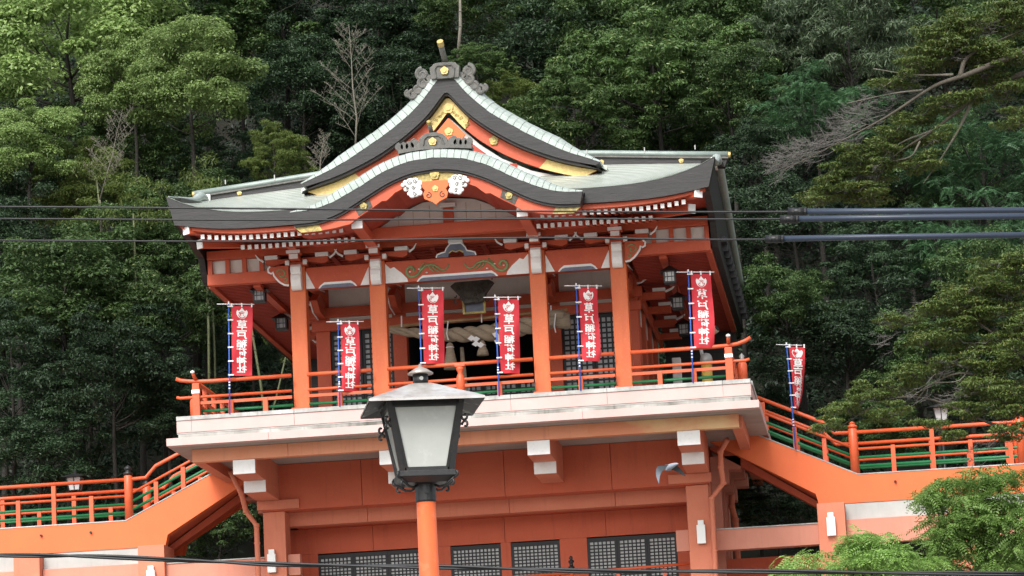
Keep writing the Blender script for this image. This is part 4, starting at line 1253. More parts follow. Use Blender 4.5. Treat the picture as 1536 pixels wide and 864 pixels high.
def banner(base, tilt, H, W, L, label, seed, twist=0.0, curl=0.0, squeeze=1.0, wav=.03, cross=(-.32, .70)):
    """nobori banner: pole, cross bar, cloth hung from it, ties, emblem and six characters seen from the back"""
    o = thing('nobori_banner', base, label, 'banner', 'red banners standing along the railing')
    bx, by, bzz = base
    axis = Vector((tilt[0], tilt[1], 1)).normalized()
    top = Vector(base) + axis * H
    MB().tube([Vector(base) - axis * .02, Vector(base) + axis * H * .48, top], [.022, .02, .016], 8).build('pole', 'bluepole', o, smooth=True)
    MB().tube([top + Vector((0, -.0, -.02)), top + axis * .05], .022, 8).build('pole_tip', 'paper', o)
    for zf in (.22, .25, .275):
        MB().tube([Vector(base) + axis * H * zf, Vector(base) + axis * (H * zf + .03)], .026, 8).build('pole_clip', 'paper', o)
    ct, st = math.cos(twist), math.sin(twist)
    droop = -.055
    c0 = top + Vector((cross[0] * ct, cross[0] * st, -cross[0] * droop * -1 * 1.0 + .0)) + axis * -.02
    c1 = top + Vector((cross[1] * ct, cross[1] * st, cross[1] * droop)) + axis * -.02
    c0 = top + Vector((cross[0] * ct, cross[0] * st, cross[0] * droop)) + axis * -.02
    MB().tube([c0, c1], .013, 6).build('cross_bar', 'paper', o, smooth=True)
    rr = random.Random(seed)
    ph = rr.uniform(0, 6)

    def S(u, v):
        """u 0..1 across, v 0..1 down"""
        p = top - axis * (.07 + v * L) + Vector((ct, st, droop)) * (.07 + u * W * squeeze)
        w = wav * math.sin(2.2 * PI * v + ph + 1.5 * u) * (0.3 + u) * (.3 + v)
        w += curl * v * v * u * u
        fold = .018 * math.sin(9 * u + 5 * v + ph) + .010 * math.sin(17 * v - 6 * u + 2 * ph)
        p += Vector((-st, ct, 0)) * (w + fold)
        p += Vector((ct, st, 0)) * (-.10 * curl / .3 * (max(0, v - .55) ** 2) * u * 3 if curl else 0)
        p.x += .02 * math.sin(5 * v + ph) * u
        p.z += .05 * u * max(0, v - .8) * (3 if curl else .5)
        return p
    nu, nv = 10, 36
    v = [S(i / nu, j / nv) for j in range(nv + 1) for i in range(nu + 1)]
    f = [(j * (nu + 1) + i, j * (nu + 1) + i + 1, (j + 1) * (nu + 1) + i + 1, (j + 1) * (nu + 1) + i) for j in range(nv) for i in range(nu)]
    nrm = Vector((st, -ct, 0)) * .003
    back = [p - nrm * .7 for p in v]
    cloth = MB().add(v, f).add(back, [tuple(reversed(q)) for q in f]).build('cloth', 'flag', o, smooth=True)
    for k in range(6):
        p = S(0, k / 5 * .985 + .005)
        q = top - axis * (.07 + (k / 5 * .985 + .005) * L)
        MB().tube([q + Vector((-.03, -.012, 0)), p + Vector((.05 * ct, .05 * st - .012, 0))], .02, 6).build('tie', 'paper', o)
    for u in (.03, .5, .97):
        p = S(u, 0)
        MB().tube([p + Vector((0, -.006, -.03)), p + Vector((0, -.01, .075))], .022, 6).build('tie', 'paper', o)

    def put(pts, faces, cx, cv, size, mi, name, flip=True, off=.008, mat='flagtext'):
        vv = []
        for i_, (a, b) in enumerate(pts):
            of_ = off[i_] if isinstance(off, list) else off
            u = cx + (-a if flip else a) * size / W
            vv.append(S(u, cv - b * size / L) + nrm * (of_ / .003))
        MB().add(vv, faces).build(name, mat, cloth)
    rows = ((.55, .265, .262), (.85, .255, .27), (1.10, .215, .275), (1.34, .215, .275), (1.585, .215, .275), (1.825, .215, .27))
    for (pts, fc), (d_, hh_, ww_) in zip(CHARS, rows):
        if pts:
            P4, F4, D4 = [], [], []
            for q, (ox, oy) in enumerate(((-.018, -.012), (.018, -.012), (-.018, .012), (.018, .012))):
                F4 += [tuple(i + len(P4) for i in f_) for f_ in fc]
                P4 += [((a_ + ox) * ww_, (b_ + oy) * hh_) for a_, b_ in pts]
                D4 += [.007 + .0012 * q] * len(pts)
            put(P4, F4, .5, d_ / 2.03, 1.0, 0, 'character', off=D4)
    # flaming jewel emblem
    E = [(0, .62), (.1, .46), (.2, .36), (.26, .28), (.40, .40), (.50, .22), (.48, 0), (.36, -.24), (.18, -.38), (0, -.42), (-.18, -.38), (-.36, -.24), (-.48, 0), (-.50, .22), (-.40, .40), (-.26, .28), (-.2, .36), (-.1, .46)]
    fan = [(0, 0)] + E
    put(fan, [(0, i + 1, (i + 1) % len(E) + 1) for i in range(len(E))], .5, .118, .30, 0, 'emblem')

    def ring(r, w, a0, a1, n=18):
        P, Q = [], []
        for i in range(n + 1):
            t = a0 + (a1 - a0) * i / n
            P += [((r - w) * math.cos(t), -.06 + (r - w) * math.sin(t)), (r * math.cos(t), -.06 + r * math.sin(t))]
        for i in range(n):
            Q.append((2 * i, 2 * i + 1, 2 * i + 3, 2 * i + 2))
        return P, Q
    for r, w, a0, a1 in ((.32, .07, PI * .95, PI * 2.05), (.19, .07, -.6, PI * 1.2), (.30, .05, .22 * PI, .78 * PI)):
        P, Q = ring(r, w, a0, a1)
        put(P, Q, .5, .118, .30, 0, 'emblem_ring', off=.013, mat='flag')
    return o


BN = [((-6.31, -.03, 15.5), (.0215, .01), 3.03, .56, 1.93, 'red banner leftmost of all, at the left end of the balcony', 1, .12, .10, 1.0, .06),
      ((-3.29, -.03, 15.5), (.018, .005), 2.33, .50, 1.86, 'low hanging red banner between the two left columns', 2, .0, .28, .98, .05),
      ((-1.03, -.03, 15.5), (.009, .005), 3.10, .58, 2.03, 'red banner just left of the middle, above the street lantern cap', 3, .05, .30, 1.0, .05),
      ((1.05, -.03, 15.5), (.006, .005), 2.70, .55, 2.03, 'red banner right of the middle, in front of the straw rope', 4, .05, .34, 1.0, .06),
      ((3.25, -.03, 15.5), (.009, .005), 2.86, .54, 2.02, 'red banner between the two right columns', 5, .12, .20, .94, .07),
      ((6.27, -.03, 15.5), (.014, .005), 3.02, .55, 2.03, 'red banner at the right end of the balcony by the corner post', 6, .08, .08, 1.0, .06)]
for a in BN:
    banner(*a)
banner((8.75, 4.86, 14.2), (-.022, .0), 2.98, .42, 1.75, 'narrow red banner tied to the right stair railing, lower than the others', 7, .25, .9, 1.0, .05, (-.3, .45))

# ------------------------------------------------------------------ rope, bamboo, papers, tassels under the porch
sr = thing('shimenawa_rope', (0, 2.6, 17.7), 'thick twisted straw rope hanging across the hall entrance', 'rope')
N = 90
for ph in (0, 2 * PI / 3, 4 * PI / 3):
    pts, rs = [], []
    for k in range(N + 1):
        t = k / N
        x = -2.25 + 4.9 * t
        z = 17.97 - .30 * math.sin(PI * min(1, t * 1.02)) ** .9 + .02 * t
        R = .05 + .155 * math.sin(PI * (.04 + .96 * t) * .62) ** .8
        a = ph + t * 2 * PI * 4.2
        pts.append((x, 2.6 + R * .62 * math.cos(a), z + R * .62 * math.sin(a)))
        rs.append(R * .66)
    MB().tube(pts, rs, 10).build('strand', 'rope', sr, smooth=True)
MB().tube([(2.45, 2.6, 17.86), (2.82, 2.6, 17.88)], [.19, .23], 14).build('cut_end', 'rope', sr, smooth=True)
for x in (-.55, 1.0, 2.45):
    MB().tube([(x, 2.37, 18.05), (x - .05, 2.33, 17.7), (x - .02, 2.36, 17.52)], .018, 5).build('cord', 'paper', sr)
bp = thing('bamboo_pole', (0, 2.6, 18.2), 'thin brown bamboo pole carrying the straw rope', 'pole')
MB().tube([(-2.3, 2.72, 18.06), (2.75, 2.72, 18.20)], .05, 10).build('culm', 'bamboo', bp, smooth=True)
for x in (-1.9, -.9, .1, 1.1, 2.1):
    MB().lathe([(.056, -.0), (.056, .02)], (x, 2.72, 18.12 + x * .028 - .01), 10).build('node', 'bamboo', bp)
for x in (-1.9, .35, 2.3):
    MB().tube([(x, 2.7, 18.35), (x, 2.66, 18.0)], .02, 5).build('hanger', 'paper', bp)
for k, (x, z, rot, lab) in enumerate(((.02, 17.55, .5, 'white zigzag paper streamer under the straw rope, left one'), (.72, 17.62, .1, 'white zigzag paper streamer under the straw rope, right one'))):
    o = thing('paper_streamer', (x, 2.4, z), lab, 'paper streamer', 'zigzag papers on the rope')
    c, s_ = math.cos(rot), math.sin(rot)
    for i, (a, b) in enumerate(((0, 0), (.10, -.10), (0.02, -.20), (.12, -.30))):
        q = [(a - .06, b), (a + .08, b + .03), (a + .14, b - .09), (a, b - .12)]
        q = [(x + u * c - w * s_, z + u * s_ + w * c) for u, w in q]
        MB().prism(q, 2.36 + .006 * i, 2.364 + .006 * i).build('fold', 'paper', o)
for x, lab, h, w in ((-.55, 'pale cloth tassel hanging from the rope, left one', .75, .20), (.36, 'short straw tassel hanging from the middle of the rope', .42, .17)):
    o = thing('rope_tassel', (x, 2.5, 17.0), lab, 'tassel', 'tassels under the rope')
    MB().lathe([(.03, 0), (w * .45, -.05), (w * .5, -.12), (w * .55, -.14), (w * .5, -.16), (w * .85, -h * .7), (w, -h), (0, -h)], (x, 2.5, 17.47), 14).build('skirt', 'rope', o, smooth=True)
    MB().lathe([(w * .58, -.01), (w * .58, .01)], (x, 2.5, 17.33), 14).build('binding', 'paper', o)
o = thing('offering_cord', (-.28, 2.9, 15.6), 'pale twisted bell cord hanging behind the railing in the entrance', 'cord')
MB().tube([(-.28, 3.0, 17.4), (-.26, 3.0, 16.6), (-.25, 3.0, 15.6)], [.05, .08, .10], 10).build('cord', 'rope', o, smooth=True)

# carved plaque above the entrance
o = thing('name_plaque', (0.1, 2.2, 18.5), 'dark carved wooden plaque with gilded frame hanging above the entrance', 'plaque')
P = [(-.42, 18.98), (-.28, 19.08), (.66, 19.1), (.80, 19.02), (.58, 18.74), (.48, 18.50), (-.06, 18.46), (-.14, 18.66)]
MB().prism(P, 2.1, 2.35).build('carved_board', 'carved', o, bevel=.02)
cr_ = MB()
rr = random.Random(2)
for k in range(22):
    x, z = rr.uniform(-.3, .65), rr.uniform(18.5, 19.05)
    A = spiral(x, z, rr.uniform(.05, .1), .015, rr.uniform(0, 6), rr.uniform(6, 12), 10)
    cr_.tube([(a, 2.09, b) for a, b in A], .018, 5)
cr_.build('carving', 'carved', o)['kind'] = 'stuff'
MB().box(-.05, .45, 2.36, 2.42, 18.25, 18.75).build('inscription_board', 'greyblue', o)
for q in ((-.12, -.06, 18.2, 18.7), (.46, .52, 18.2, 18.9), (-.06, .46, 18.2, 18.26)):
    MB().box(q[0], q[1], 2.3, 2.44, q[2], q[3]).build('gilded_frame', 'gold_old', o)
MB().tube([(.75, 2.2, 19.1), (.80, 2.4, 19.8)], .015, 5).build('hanger', 'black', o)

# ------------------------------------------------------------------ hanging lanterns under the eaves
def lantern(x, y, z, top, label, lit=False):
    o = thing('hanging_lantern', (x, y, z), label, 'lantern', 'black lanterns hanging under the eaves')
    MB().box(x - .16, x + .16, y - .16, y + .16, z - .02, z + .03).build('base', 'black', o, bevel=.01)
    MB().box(x - .13, x + .13, y - .13, y + .13, z + .03, z + .30).build('pane', 'shoji_dim' if not lit else 'shoji', o)  # a lit lantern is only given the paler pane colour
    for a in (-1, 1):
        for b in (-1, 1):
            MB().box(x + a * .145 - .02, x + a * .145 + .02, y + b * .145 - .02, y + b * .145 + .02, z + .03, z + .31).build('corner_bar', 'black', o)
    for a in (-.06, .06):
        MB().box(x + a - .008, x + a + .008, y - .142, y - .131, z + .03, z + .30).build('glazing_bar', 'black', o)
    MB().box(x - .12, x + .12, y - .150, y - .1425, z + .15, z + .17).build('glazing_bar', 'black', o)
    m = MB()
    v = [(x - .26, y - .26, z + .30), (x + .26, y - .26, z + .30), (x + .26, y + .26, z + .30), (x - .26, y + .26, z + .30),
         (x - .10, y - .10, z + .42), (x + .10, y - .10, z + .42), (x + .10, y + .10, z + .42), (x - .10, y + .10, z + .42), (x, y, z + .50)]
    m.add(v, [(3, 2, 1, 0), (0, 1, 5, 4), (1, 2, 6, 5), (2, 3, 7, 6), (3, 0, 4, 7), (4, 5, 8), (5, 6, 8), (6, 7, 8), (7, 4, 8)])
    m.build('roof', 'black', o)
    MB().tube([(x, y, z + .48), (x, y, top)], .012, 6).build('hanging_rod', 'black', o)


lantern(5.72, 1.5, 18.52, 19.9, 'black hanging lantern right of the corner column, nearer of two', True)
lantern(5.70, 5.0, 18.42, 19.9, 'black hanging lantern right of the corner column, farther of two', True)
lantern(5.60, 9.0, 18.35, 19.9, 'black hanging lantern deepest under the right eave', True)
lantern(-5.66, 1.5, 18.80, 19.95, 'black hanging lantern under the left eave beside the scroll nose')
lantern(-5.70, 5.0, 18.62, 19.9, 'black hanging lantern behind the left corner column')

# ------------------------------------------------------------------ yellow post on the balcony, grey stone post
o = thing('yellow_post', (6.5, 3.0, 15.46), 'yellow cylindrical post with grey domed cap behind the right railing', 'post')
MB().lathe([(.15, 0), (.15, .98)], (6.5, 3.0, 15.46), 14).build('shaft', 'yellow', o, smooth=True)
MB().lathe([(.17, 0), (.17, .16), (.15, .24), (.1, .3), (0, .33)], (6.5, 3.0, 16.45), 14).build('cap', 'steel', o, smooth=True)
MB().tube([(6.3, 3.05, 17.05), (6.55, 2.85, 17.22), (6.86, 2.7, 17.38)], .10, 12).build('slanted_pipe', 'rope', o, smooth=True)
MB().tube([(6.865, 2.698, 17.384), (6.88, 2.69, 17.392)], .075, 12).build('pipe_mouth', 'dark', o)  # near-black disc painted as the shade inside the pipe
MB().tube([(6.42, 3.05, 16.6), (6.34, 3.05, 17.05)], .05, 8).build('pipe_stem', 'steel', o)
o = thing('stone_post', (5.35, 8.5, 15.46), 'weathered grey stone post in the shade beside the hall', 'post')
MB().box(5.22, 5.48, 8.4, 8.6, 15.46, 17.6).build('shaft', 'plaster', o, bevel=.03)

# ------------------------------------------------------------------ small lamps on the walkways
def walk_lamp(x, y, z, zg, label):
    o = thing('walkway_lamp', (x, y, zg), label, 'lamp', 'lamps standing beyond the walkways')
    MB().lathe([(.045, 0), (.045, z - zg)], (x, y, zg), 8).build('pole', 'black', o, smooth=True)
    v, f = [], []
    def frus(a, b, z0, z1):
        return [(x - a, y - a, z0), (x + a, y - a, z0), (x + a, y + a, z0), (x - a, y + a, z0), (x - b, y - b, z1), (x + b, y - b, z1), (x + b, y + b, z1), (x - b, y + b, z1)]
    bf = [(3, 2, 1, 0), (4, 5, 6, 7), (0, 1, 5, 4), (1, 2, 6, 5), (2, 3, 7, 6), (3, 0, 4, 7)]
    MB().add(frus(.15, .22, z, z + .36), bf).build('glass', 'shoji', o)
    for a in (-1, 1):
        for b in (-1, 1):
            MB().tube([(x + a * .155, y + b * .155, z - .01), (x + a * .228, y + b * .228, z + .365)], .022, 4).build('corner_bar', 'black', o)
    MB().tube([(x, y - .16, z), (x, y - .23, z + .36)], .015, 4).build('glazing_bar', 'black', o)
    MB().add(frus(.40, .12, z + .365, z + .48), bf).build('roof', 'black', o)
    MB().lathe([(.05, 0), (.06, .08), (0, .13)], (x, y, z + .48), 8).build('cap', 'black', o)


walk_lamp(-12.76, 8.6, 14.86, 10.0, 'small black street lamp behind the left walkway railing')
walk_lamp(12.92, 8.8, 15.28, 10.0, 'small black street lamp behind the right walkway railing')

# ------------------------------------------------------------------ street lamp in the foreground
LX, LY = 8.43, -68.7
ANG = rad(13.5)
sl = thing('street_lamp', (LX, LY, 0), 'large black iron street lantern with frosted panes on an orange pole', 'street lamp')
ca, sa = math.cos(ANG), math.sin(ANG)


def rot(p):
    return (LX + p[0] * ca - p[1] * sa, LY + p[0] * sa + p[1] * ca, p[2])


def rbuild(mb, name, mats, parent, **k):
    mb.v = [rot(p) for p in mb.v]
    return mb.build(name, mats, parent, **k)


rbuild(MB().lathe([(.075, 0), (.072, 1.5), (.056, 4.105)], (0, 0, 0), 20), 'pole', 'lamp_pole', sl, smooth=True)
rbuild(MB().lathe([(.058, 4.035), (.062, 4.045), (.062, 4.15), (.058, 4.16)], (0, 0, 0), 20), 'socket', 'black', sl, smooth=False)
rbuild(MB().tube([(0, -.07, 4.09), (0, -.055, 4.09)], .012, 8), 'bolt', 'black', sl)
zb0, zt0 = 4.17, 4.60
wb, wt = .155, .225
bf = [(3, 2, 1, 0), (4, 5, 6, 7), (0, 1, 5, 4), (1, 2, 6, 5), (2, 3, 7, 6), (3, 0, 4, 7)]


def frus(a, b, z0, z1):
    return [(-a, -a, z0), (a, -a, z0), (a, a, z0), (-a, a, z0), (-b, -b, z1), (b, -b, z1), (b, b, z1), (-b, b, z1)]


rbuild(MB().add(frus(wb - .035, wb + .015, zb0 - .03, zb0), bf).add(frus(wb + .015, wb + .012, zb0, zb0 + .035), bf), 'base_tray', 'black', sl, bevel=.004)
# four panes, each a slab of frosted glass
for k in range(4):
    a = k * PI / 2
    def R(p):
        return (p[0] * math.cos(a) - p[1] * math.sin(a), p[0] * math.sin(a) + p[1] * math.cos(a), p[2])
    e0, e1 = wb - .035, wt - .035
    q = [(-e0, -(wb - .01), zb0 + .05), (e0, -(wb - .01), zb0 + .05), (e1, -(wt - .012), zt0 - .02), (-e1, -(wt - .012), zt0 - .02)]
    q2 = [(p[0], p[1] + .012, p[2]) for p in q]
    rbuild(MB().add([R(p) for p in q + q2], bf), 'pane', 'lamp_glass', sl)
    # corner bar and inner beading
    fr = MB()
    c0, c1 = (-wb, -wb, zb0 + .03), (-wt, -wt, zt0 + .01)
    w = .028
    v = []
    for (cx, cy, cz) in (c0, c1):
        v += [(cx - .004, cy - .004, cz), (cx + w, cy - .004, cz), (cx + w, cy + w, cz), (cx - .004, cy + w, cz)]
    fr.add([R(p) for p in v], bf)
    rbuild(fr, 'corner_bar', 'black', sl)
    bd = MB()
    for x0, x1, zz0, zz1, y0, y1 in ((-e0, e0, zb0 + .036, zb0 + .056, wb, wb), (-e1, e1, zt0 - .03, zt0 + .008, wt, wt)):
        bd.add([R(p) for p in [(x0, -y0 + .0, zz0), (x1, -y0, zz0), (x1, -y0 + .03, zz0), (x0, -y0 + .03, zz0), (x0, -y1, zz1), (x1, -y1, zz1), (x1, -y1 + .03, zz1), (x0, -y1 + .03, zz1)]], bf)
    for s in (-1, 1):
        v = []
        for e, yy, zz_ in ((e0, wb - .004, zb0 + .05), (e1, wt - .006, zt0 - .02)):
            v += [(s * e - .009, -yy - .004, zz_), (s * e + .009, -yy - .004, zz_), (s * e + .009, -yy + .014, zz_), (s * e - .009, -yy + .014, zz_)]
        bd.add([R(p) for p in v], bf)
    rbuild(bd, 'pane_bead', 'black', sl)
    # iron curls at the corners: two on the bar, one under the tray
    d = (-.7071, -.7071)
    def curl(r, h, rr_, flip):
        A = spiral(0, 0, rr_, rr_ * .3, PI, PI + flip * 1.7 * PI, 12)
        pts = []
        for a_, b_ in A:
            pts.append(R((d[0] * (r + rr_ + a_), d[1] * (r + rr_ + a_), h + b_)))
        rbuild(MB().tube(pts, .0075, 5), 'iron_curl', 'black', sl, smooth=True)
    rt = lambda z: 1.414 * (wb + (wt - wb) * (z - zb0) / (zt0 - zb0))
    curl(rt(4.50), 4.505, .026, 1)
    curl(rt(4.50), 4.455, .026, -1)
    curl(rt(4.17) - .02, 4.185, .030, 1)
    curl(rt(4.17) - .05, 4.13, .030, -1)
    pts = [R((d[0] * q_, d[1] * q_, h_)) for q_, h_ in ((rt(4.17) - .0, 4.16), (.15, 4.12), (.11, 4.115), (.075, 4.13))]
    rbuild(MB().tube(pts, .0075, 5), 'iron_curl', 'black', sl, smooth=True)
# inside bulb so the panes are not empty
rbuild(MB().lathe([(0, 4.2), (.03, 4.22), (.05, 4.3), (.03, 4.36), (0, 4.38)], (0, 0, 0), 10), 'bulb', 'white', sl, smooth=True)
# roof: four sided, swept up to a chimney
RW = .338
prof = [(RW, 4.592), (RW, 4.606), (.29, 4.630), (.20, 4.668), (.10, 4.715), (.055, 4.735)]
m = MB()
vv = []
for r, z in prof:
    vv += [(-r, -r, z), (r, -r, z), (r, r, z), (-r, r, z)]
ff = []
for i in range(len(prof) - 1):
    for k in range(4):
        ff.append((i * 4 + k, i * 4 + (k + 1) % 4, (i + 1) * 4 + (k + 1) % 4, (i + 1) * 4 + k))
m.add(vv, ff)
rbuild(m, 'roof', 'lamp_roof', sl)
und = MB().add([(-RW + .004, -RW + .004, 4.590), (RW - .004, -RW + .004, 4.590), (RW - .004, RW - .004, 4.590), (-RW + .004, RW - .004, 4.590),
                (-.2, -.2, 4.635), (.2, -.2, 4.635), (.2, .2, 4.635), (-.2, .2, 4.635)], [(0, 1, 5, 4), (1, 2, 6, 5), (2, 3, 7, 6), (3, 0, 4, 7), (4, 5, 6, 7)])
rbuild(und, 'roof_underside', 'lamp_under', sl)
rbuild(MB().lathe([(.045, 4.72), (.045, 4.80)], (0, 0, 0), 16), 'chimney', 'black', sl, smooth=True)
rbuild(MB().lathe([(.075, 4.795), (.078, 4.80), (.04, 4.826), (.012, 4.84), (.008, 4.856), (0, 4.858)], (0, 0, 0), 18), 'chimney_cap', 'lamp_roof', sl, smooth=True)
rbuild(MB().tube([(.0, -.05, 4.765), (0, -.04, 4.765)], .012, 8), 'bolt', 'steel', sl)

# ------------------------------------------------------------------ overhead cables
def cable(pixels, Y, r, label, mat='cable', name='overhead_cable', strands=1, group='overhead cables'):
    pts = [at(x, y, Y + dy) for x, y, dy in pixels]
    o = thing(name, pts[0], label, 'cable', group)
    P = crom([tuple(p) for p in pts], 6)
    if strands == 1:
        MB().tube(P, r, 8).build('wire', mat, o, smooth=True)
    else:
        for s in range(strands):
            Q = []
            for k, p in enumerate(P):
                a = 2 * PI * s / strands + k * .35
                Q.append((p[0], p[1] + r * .9 * math.cos(a), p[2] + r * .9 * math.sin(a)))
            MB().tube(Q, r, 7).build('strand', mat, o, smooth=True)
    return o


CY = -62.0
def power_line(px, sleeve_x, thin_r, label):
    # the left bare run then the slate sleeve on the right
    o = cable(px, CY, thin_r, label)
    return o


cable([(-60, 309.5, 0), (400, 313, 0), (800, 317, 0), (1185, 317.5, 0), (1700, 312, 0)], CY, .0082, 'topmost of the three thin black cables crossing the roof')
cable([(-60, 327.5, .3), (400, 330, .3), (800, 328, .3), (1172, 328.5, .3), (1700, 322, .3)], CY, .0075, 'middle of the three thin black cables crossing the roof')
cable([(-60, 360, .6), (400, 362, .6), (800, 356.5, .6), (1150, 359, .6), (1700, 348, .6)], CY, .0075, 'lowest of the three thin black cables crossing under the eaves')
for (x0, y0, y1, dy, lab) in ((1182, 317.5, 315, 0, 'slate cable sleeve on the topmost wire at the right edge'), (1170, 328.8, 323, .3, 'slate cable sleeve on the middle wire at the right edge'),
                              (1148, 358.5, 351, .6, 'slate cable sleeve on the lowest wire at the right edge')):
    pts = [at(x0, y0, CY + dy), at((x0 + 1536) / 2, (y0 + y1) / 2 + .3, CY + dy), at(1750, y1 - 1.5, CY + dy)]
    o = thing('cable_sleeve', pts[0], lab, 'cable sleeve', 'cable sleeves at right')
    MB().tube(pts, .024, 12).build('sleeve', 'sleeve', o, smooth=True)
    e = at(x0 + 28, y0, CY + dy)
    MB().tube([pts[0], e], .031, 12).build('end_collar', 'cable', o, smooth=True)
    for k in (6, 16, 24):
        a, b = at(x0 + k, y0, CY + dy), at(x0 + k + 3, y0, CY + dy)
        MB().tube([a, b], .034, 12).build('tape_band', 'cable', o)
cable([(-40, 833, 0), (60, 833.5, 0), (150, 835, 0), (330, 843, 0), (430, 847, 0), (620, 850, 0), (760, 853, 0), (900, 857, 0), (1100, 857, 0), (1300, 859, 0), (1560, 861, 0)], -60.0, .012,
      'thick pair of twisted black cables along the bottom edge', strands=2)

# ------------------------------------------------------------------ bird in flight
BP = at(1003, 701, -17)
bird = thing('flying_bird', BP, 'grey bird in flight with wings bent down before the red wall', 'bird')


def skinmesh(name, verts, edges, radii, mats, parent, sub=2):
    me = bpy.data.meshes.new(name)
    me.from_pydata(verts, edges, [])
    o = bpy.data.objects.new(name, me)
    COL.objects.link(o)
    md = o.modifiers.new('skin', 'SKIN')
    for i, r in enumerate(radii):
        me.skin_vertices[0].data[i].radius = r if isinstance(r, tuple) else (r, r)
    me.skin_vertices[0].data[0].use_root = True
    s = o.modifiers.new('sub', 'SUBSURF')
    s.levels = s.render_levels = sub
    for m in mats:
        me.materials.append(MT[m])
    dg = bpy.context.evaluated_depsgraph_get()
    m2 = bpy.data.meshes.new_from_object(o.evaluated_get(dg))
    bpy.data.objects.remove(o)
    bpy.data.meshes.remove(me)
    m2.polygons.foreach_set('use_smooth', [True] * len(m2.polygons))
    return link(name, m2, parent)


def bq(x, y, z):
    return (BP.x + x, BP.y + y, BP.z + z)


# body runs away from the viewer, head to the front right
body = skinmesh('body', [bq(.02, .0, .0), bq(.09, -.10, .02), bq(.15, -.17, .03), bq(.19, -.21, .035), bq(-.04, .10, .0), bq(-.09, .22, -.01), bq(.23, -.245, .03)],
                [(0, 1), (1, 2), (2, 3), (0, 4), (4, 5), (3, 6)], [.065, .06, .04, .03, .05, .02, .008], ['bird'], bird)
# two wings: leading edge line, trailing edge line, slightly cambered sheet with thickness
def wing(lead, trail, mat, nm):
    L, T = crom(lead, 4), crom(trail, 4)
    n = len(L)
    v, f = [], []
    for k in range(n):
        for t in (0, .33, .66, 1):
            p = np.array(L[k]) * (1 - t) + np.array(T[k]) * t
            p[2] += .02 * math.sin(PI * t) * (1 - k / n)
            v.append(bq(*p))
    for k in range(n - 1):
        for t in range(3):
            f.append((k * 4 + t, k * 4 + t + 1, (k + 1) * 4 + t + 1, (k + 1) * 4 + t))
    low = [(a, b + .006, c - .012) for a, b, c in v]
    MB().add(v, f).add(low, [tuple(reversed(q)) for q in f]).build(nm, mat, bird, smooth=True)


wing([(.0, -.05, .05), (-.14, -.07, .045), (-.24, -.06, .02), (-.28, -.04, -.10), (-.265, -.02, -.22), (-.23, 0, -.33)],
     [(-.02, .1, -.02), (-.12, .1, -.03), (-.17, .1, -.08), (-.20, .06, -.16), (-.215, .03, -.24), (-.225, .01, -.32)], 'bird', 'wing')
wing([(.08, -.04, .04), (.16, -.02, .03), (.22, 0, -.01), (.27, .02, -.07), (.31, .04, -.13), (.345, .05, -.19)],
     [(.05, .1, -.03), (.11, .12, -.05), (.16, .12, -.08), (.21, .11, -.11), (.26, .09, -.15), (.335, .06, -.19)], 'birddark', 'wing')
wing([(-.06, .12, .01), (-.08, .24, .0), (-.10, .34, -.01)], [(-.02, .14, .0), (-.03, .25, -.01), (-.05, .35, -.02)], 'birddark', 'tail')

# ------------------------------------------------------------------ vegetation
def quads_mesh(name, V, mat):
    """V: (n,4,3) array of leaf quads"""
    n = len(V)
    me = bpy.data.meshes.new(name)
    me.vertices.add(n * 4)
    me.vertices.foreach_set('co', V.reshape(-1).astype(np.float32))
    me.loops.add(n * 4)
    me.loops.foreach_set('vertex_index', np.arange(n * 4, dtype=np.int32))
    me.polygons.add(n)
    me.polygons.foreach_set('loop_start', np.arange(0, n * 4, 4, dtype=np.int32))
    me.polygons.foreach_set('loop_total', np.full(n, 4, dtype=np.int32))
    me.materials.append(MT[mat])
    me.update(calc_edges=True)
    return me


def norm(a):
    return a / (np.linalg.norm(a, axis=-1, keepdims=True) + 1e-9)


def leaf_quads(P, N, A, L, W, fold=.15):
    A = norm(A - N * (A * N).sum(-1, keepdims=True))
    S = np.cross(N, A)
    L = L.reshape(-1, 1)
    W = W.reshape(-1, 1)
    b = P - A * L * .5
    t = P + A * L * .5
    m = P - A * L * .06
    return np.stack([b, m + S * W * .5 + N * W * fold, t, m - S * W * .5 + N * W * fold], 1)


def clump_leaves(r, C, CR, nl, L, W, droop, flat, upb, frond=0):
    """leaves on the upper and outer side of clumps with centres C and radii CR"""
    k = len(C)
    idx = np.repeat(np.arange(k), nl)
    n = len(idx)
    D = norm(r.normal(size=(n, 3)))
    up = r.random(n) < .72
    D[up, 2] = np.abs(D[up, 2])
    rad_ = CR[idx] * (r.uniform(.25, 1.08, n) ** .6)
    P = C[idx] + D * rad_[:, None] * np.array([1, 1, flat])
    N = norm(D * .55 + np.array([0, 0, upb]) + r.normal(size=(n, 3)) * .38)
    A = norm(D * .6 + r.normal(size=(n, 3)) * .7 + np.array([0, 0, -droop]))
    s = r.uniform(.65, 1.25, n)
    if not frond:
        return leaf_quads(P, N, A, L * s, W * s)
    A = norm(A - N * (A * N).sum(-1, keepdims=True))
    S = np.cross(N, A)
    out = []
    for j in range(frond):
        for sd in (-1, 1):
            q = P + A * (L * .55 * j) * s[:, None] + S * sd * L * .42 - np.array([0, 0, 1]) * (j * j * L * .03)
            out.append(leaf_quads(q, norm(N + S * sd * .25), S * sd + A * .5, L * s * (1 - .05 * j), W * s * (1 - .05 * j)))
    return np.concatenate(out)


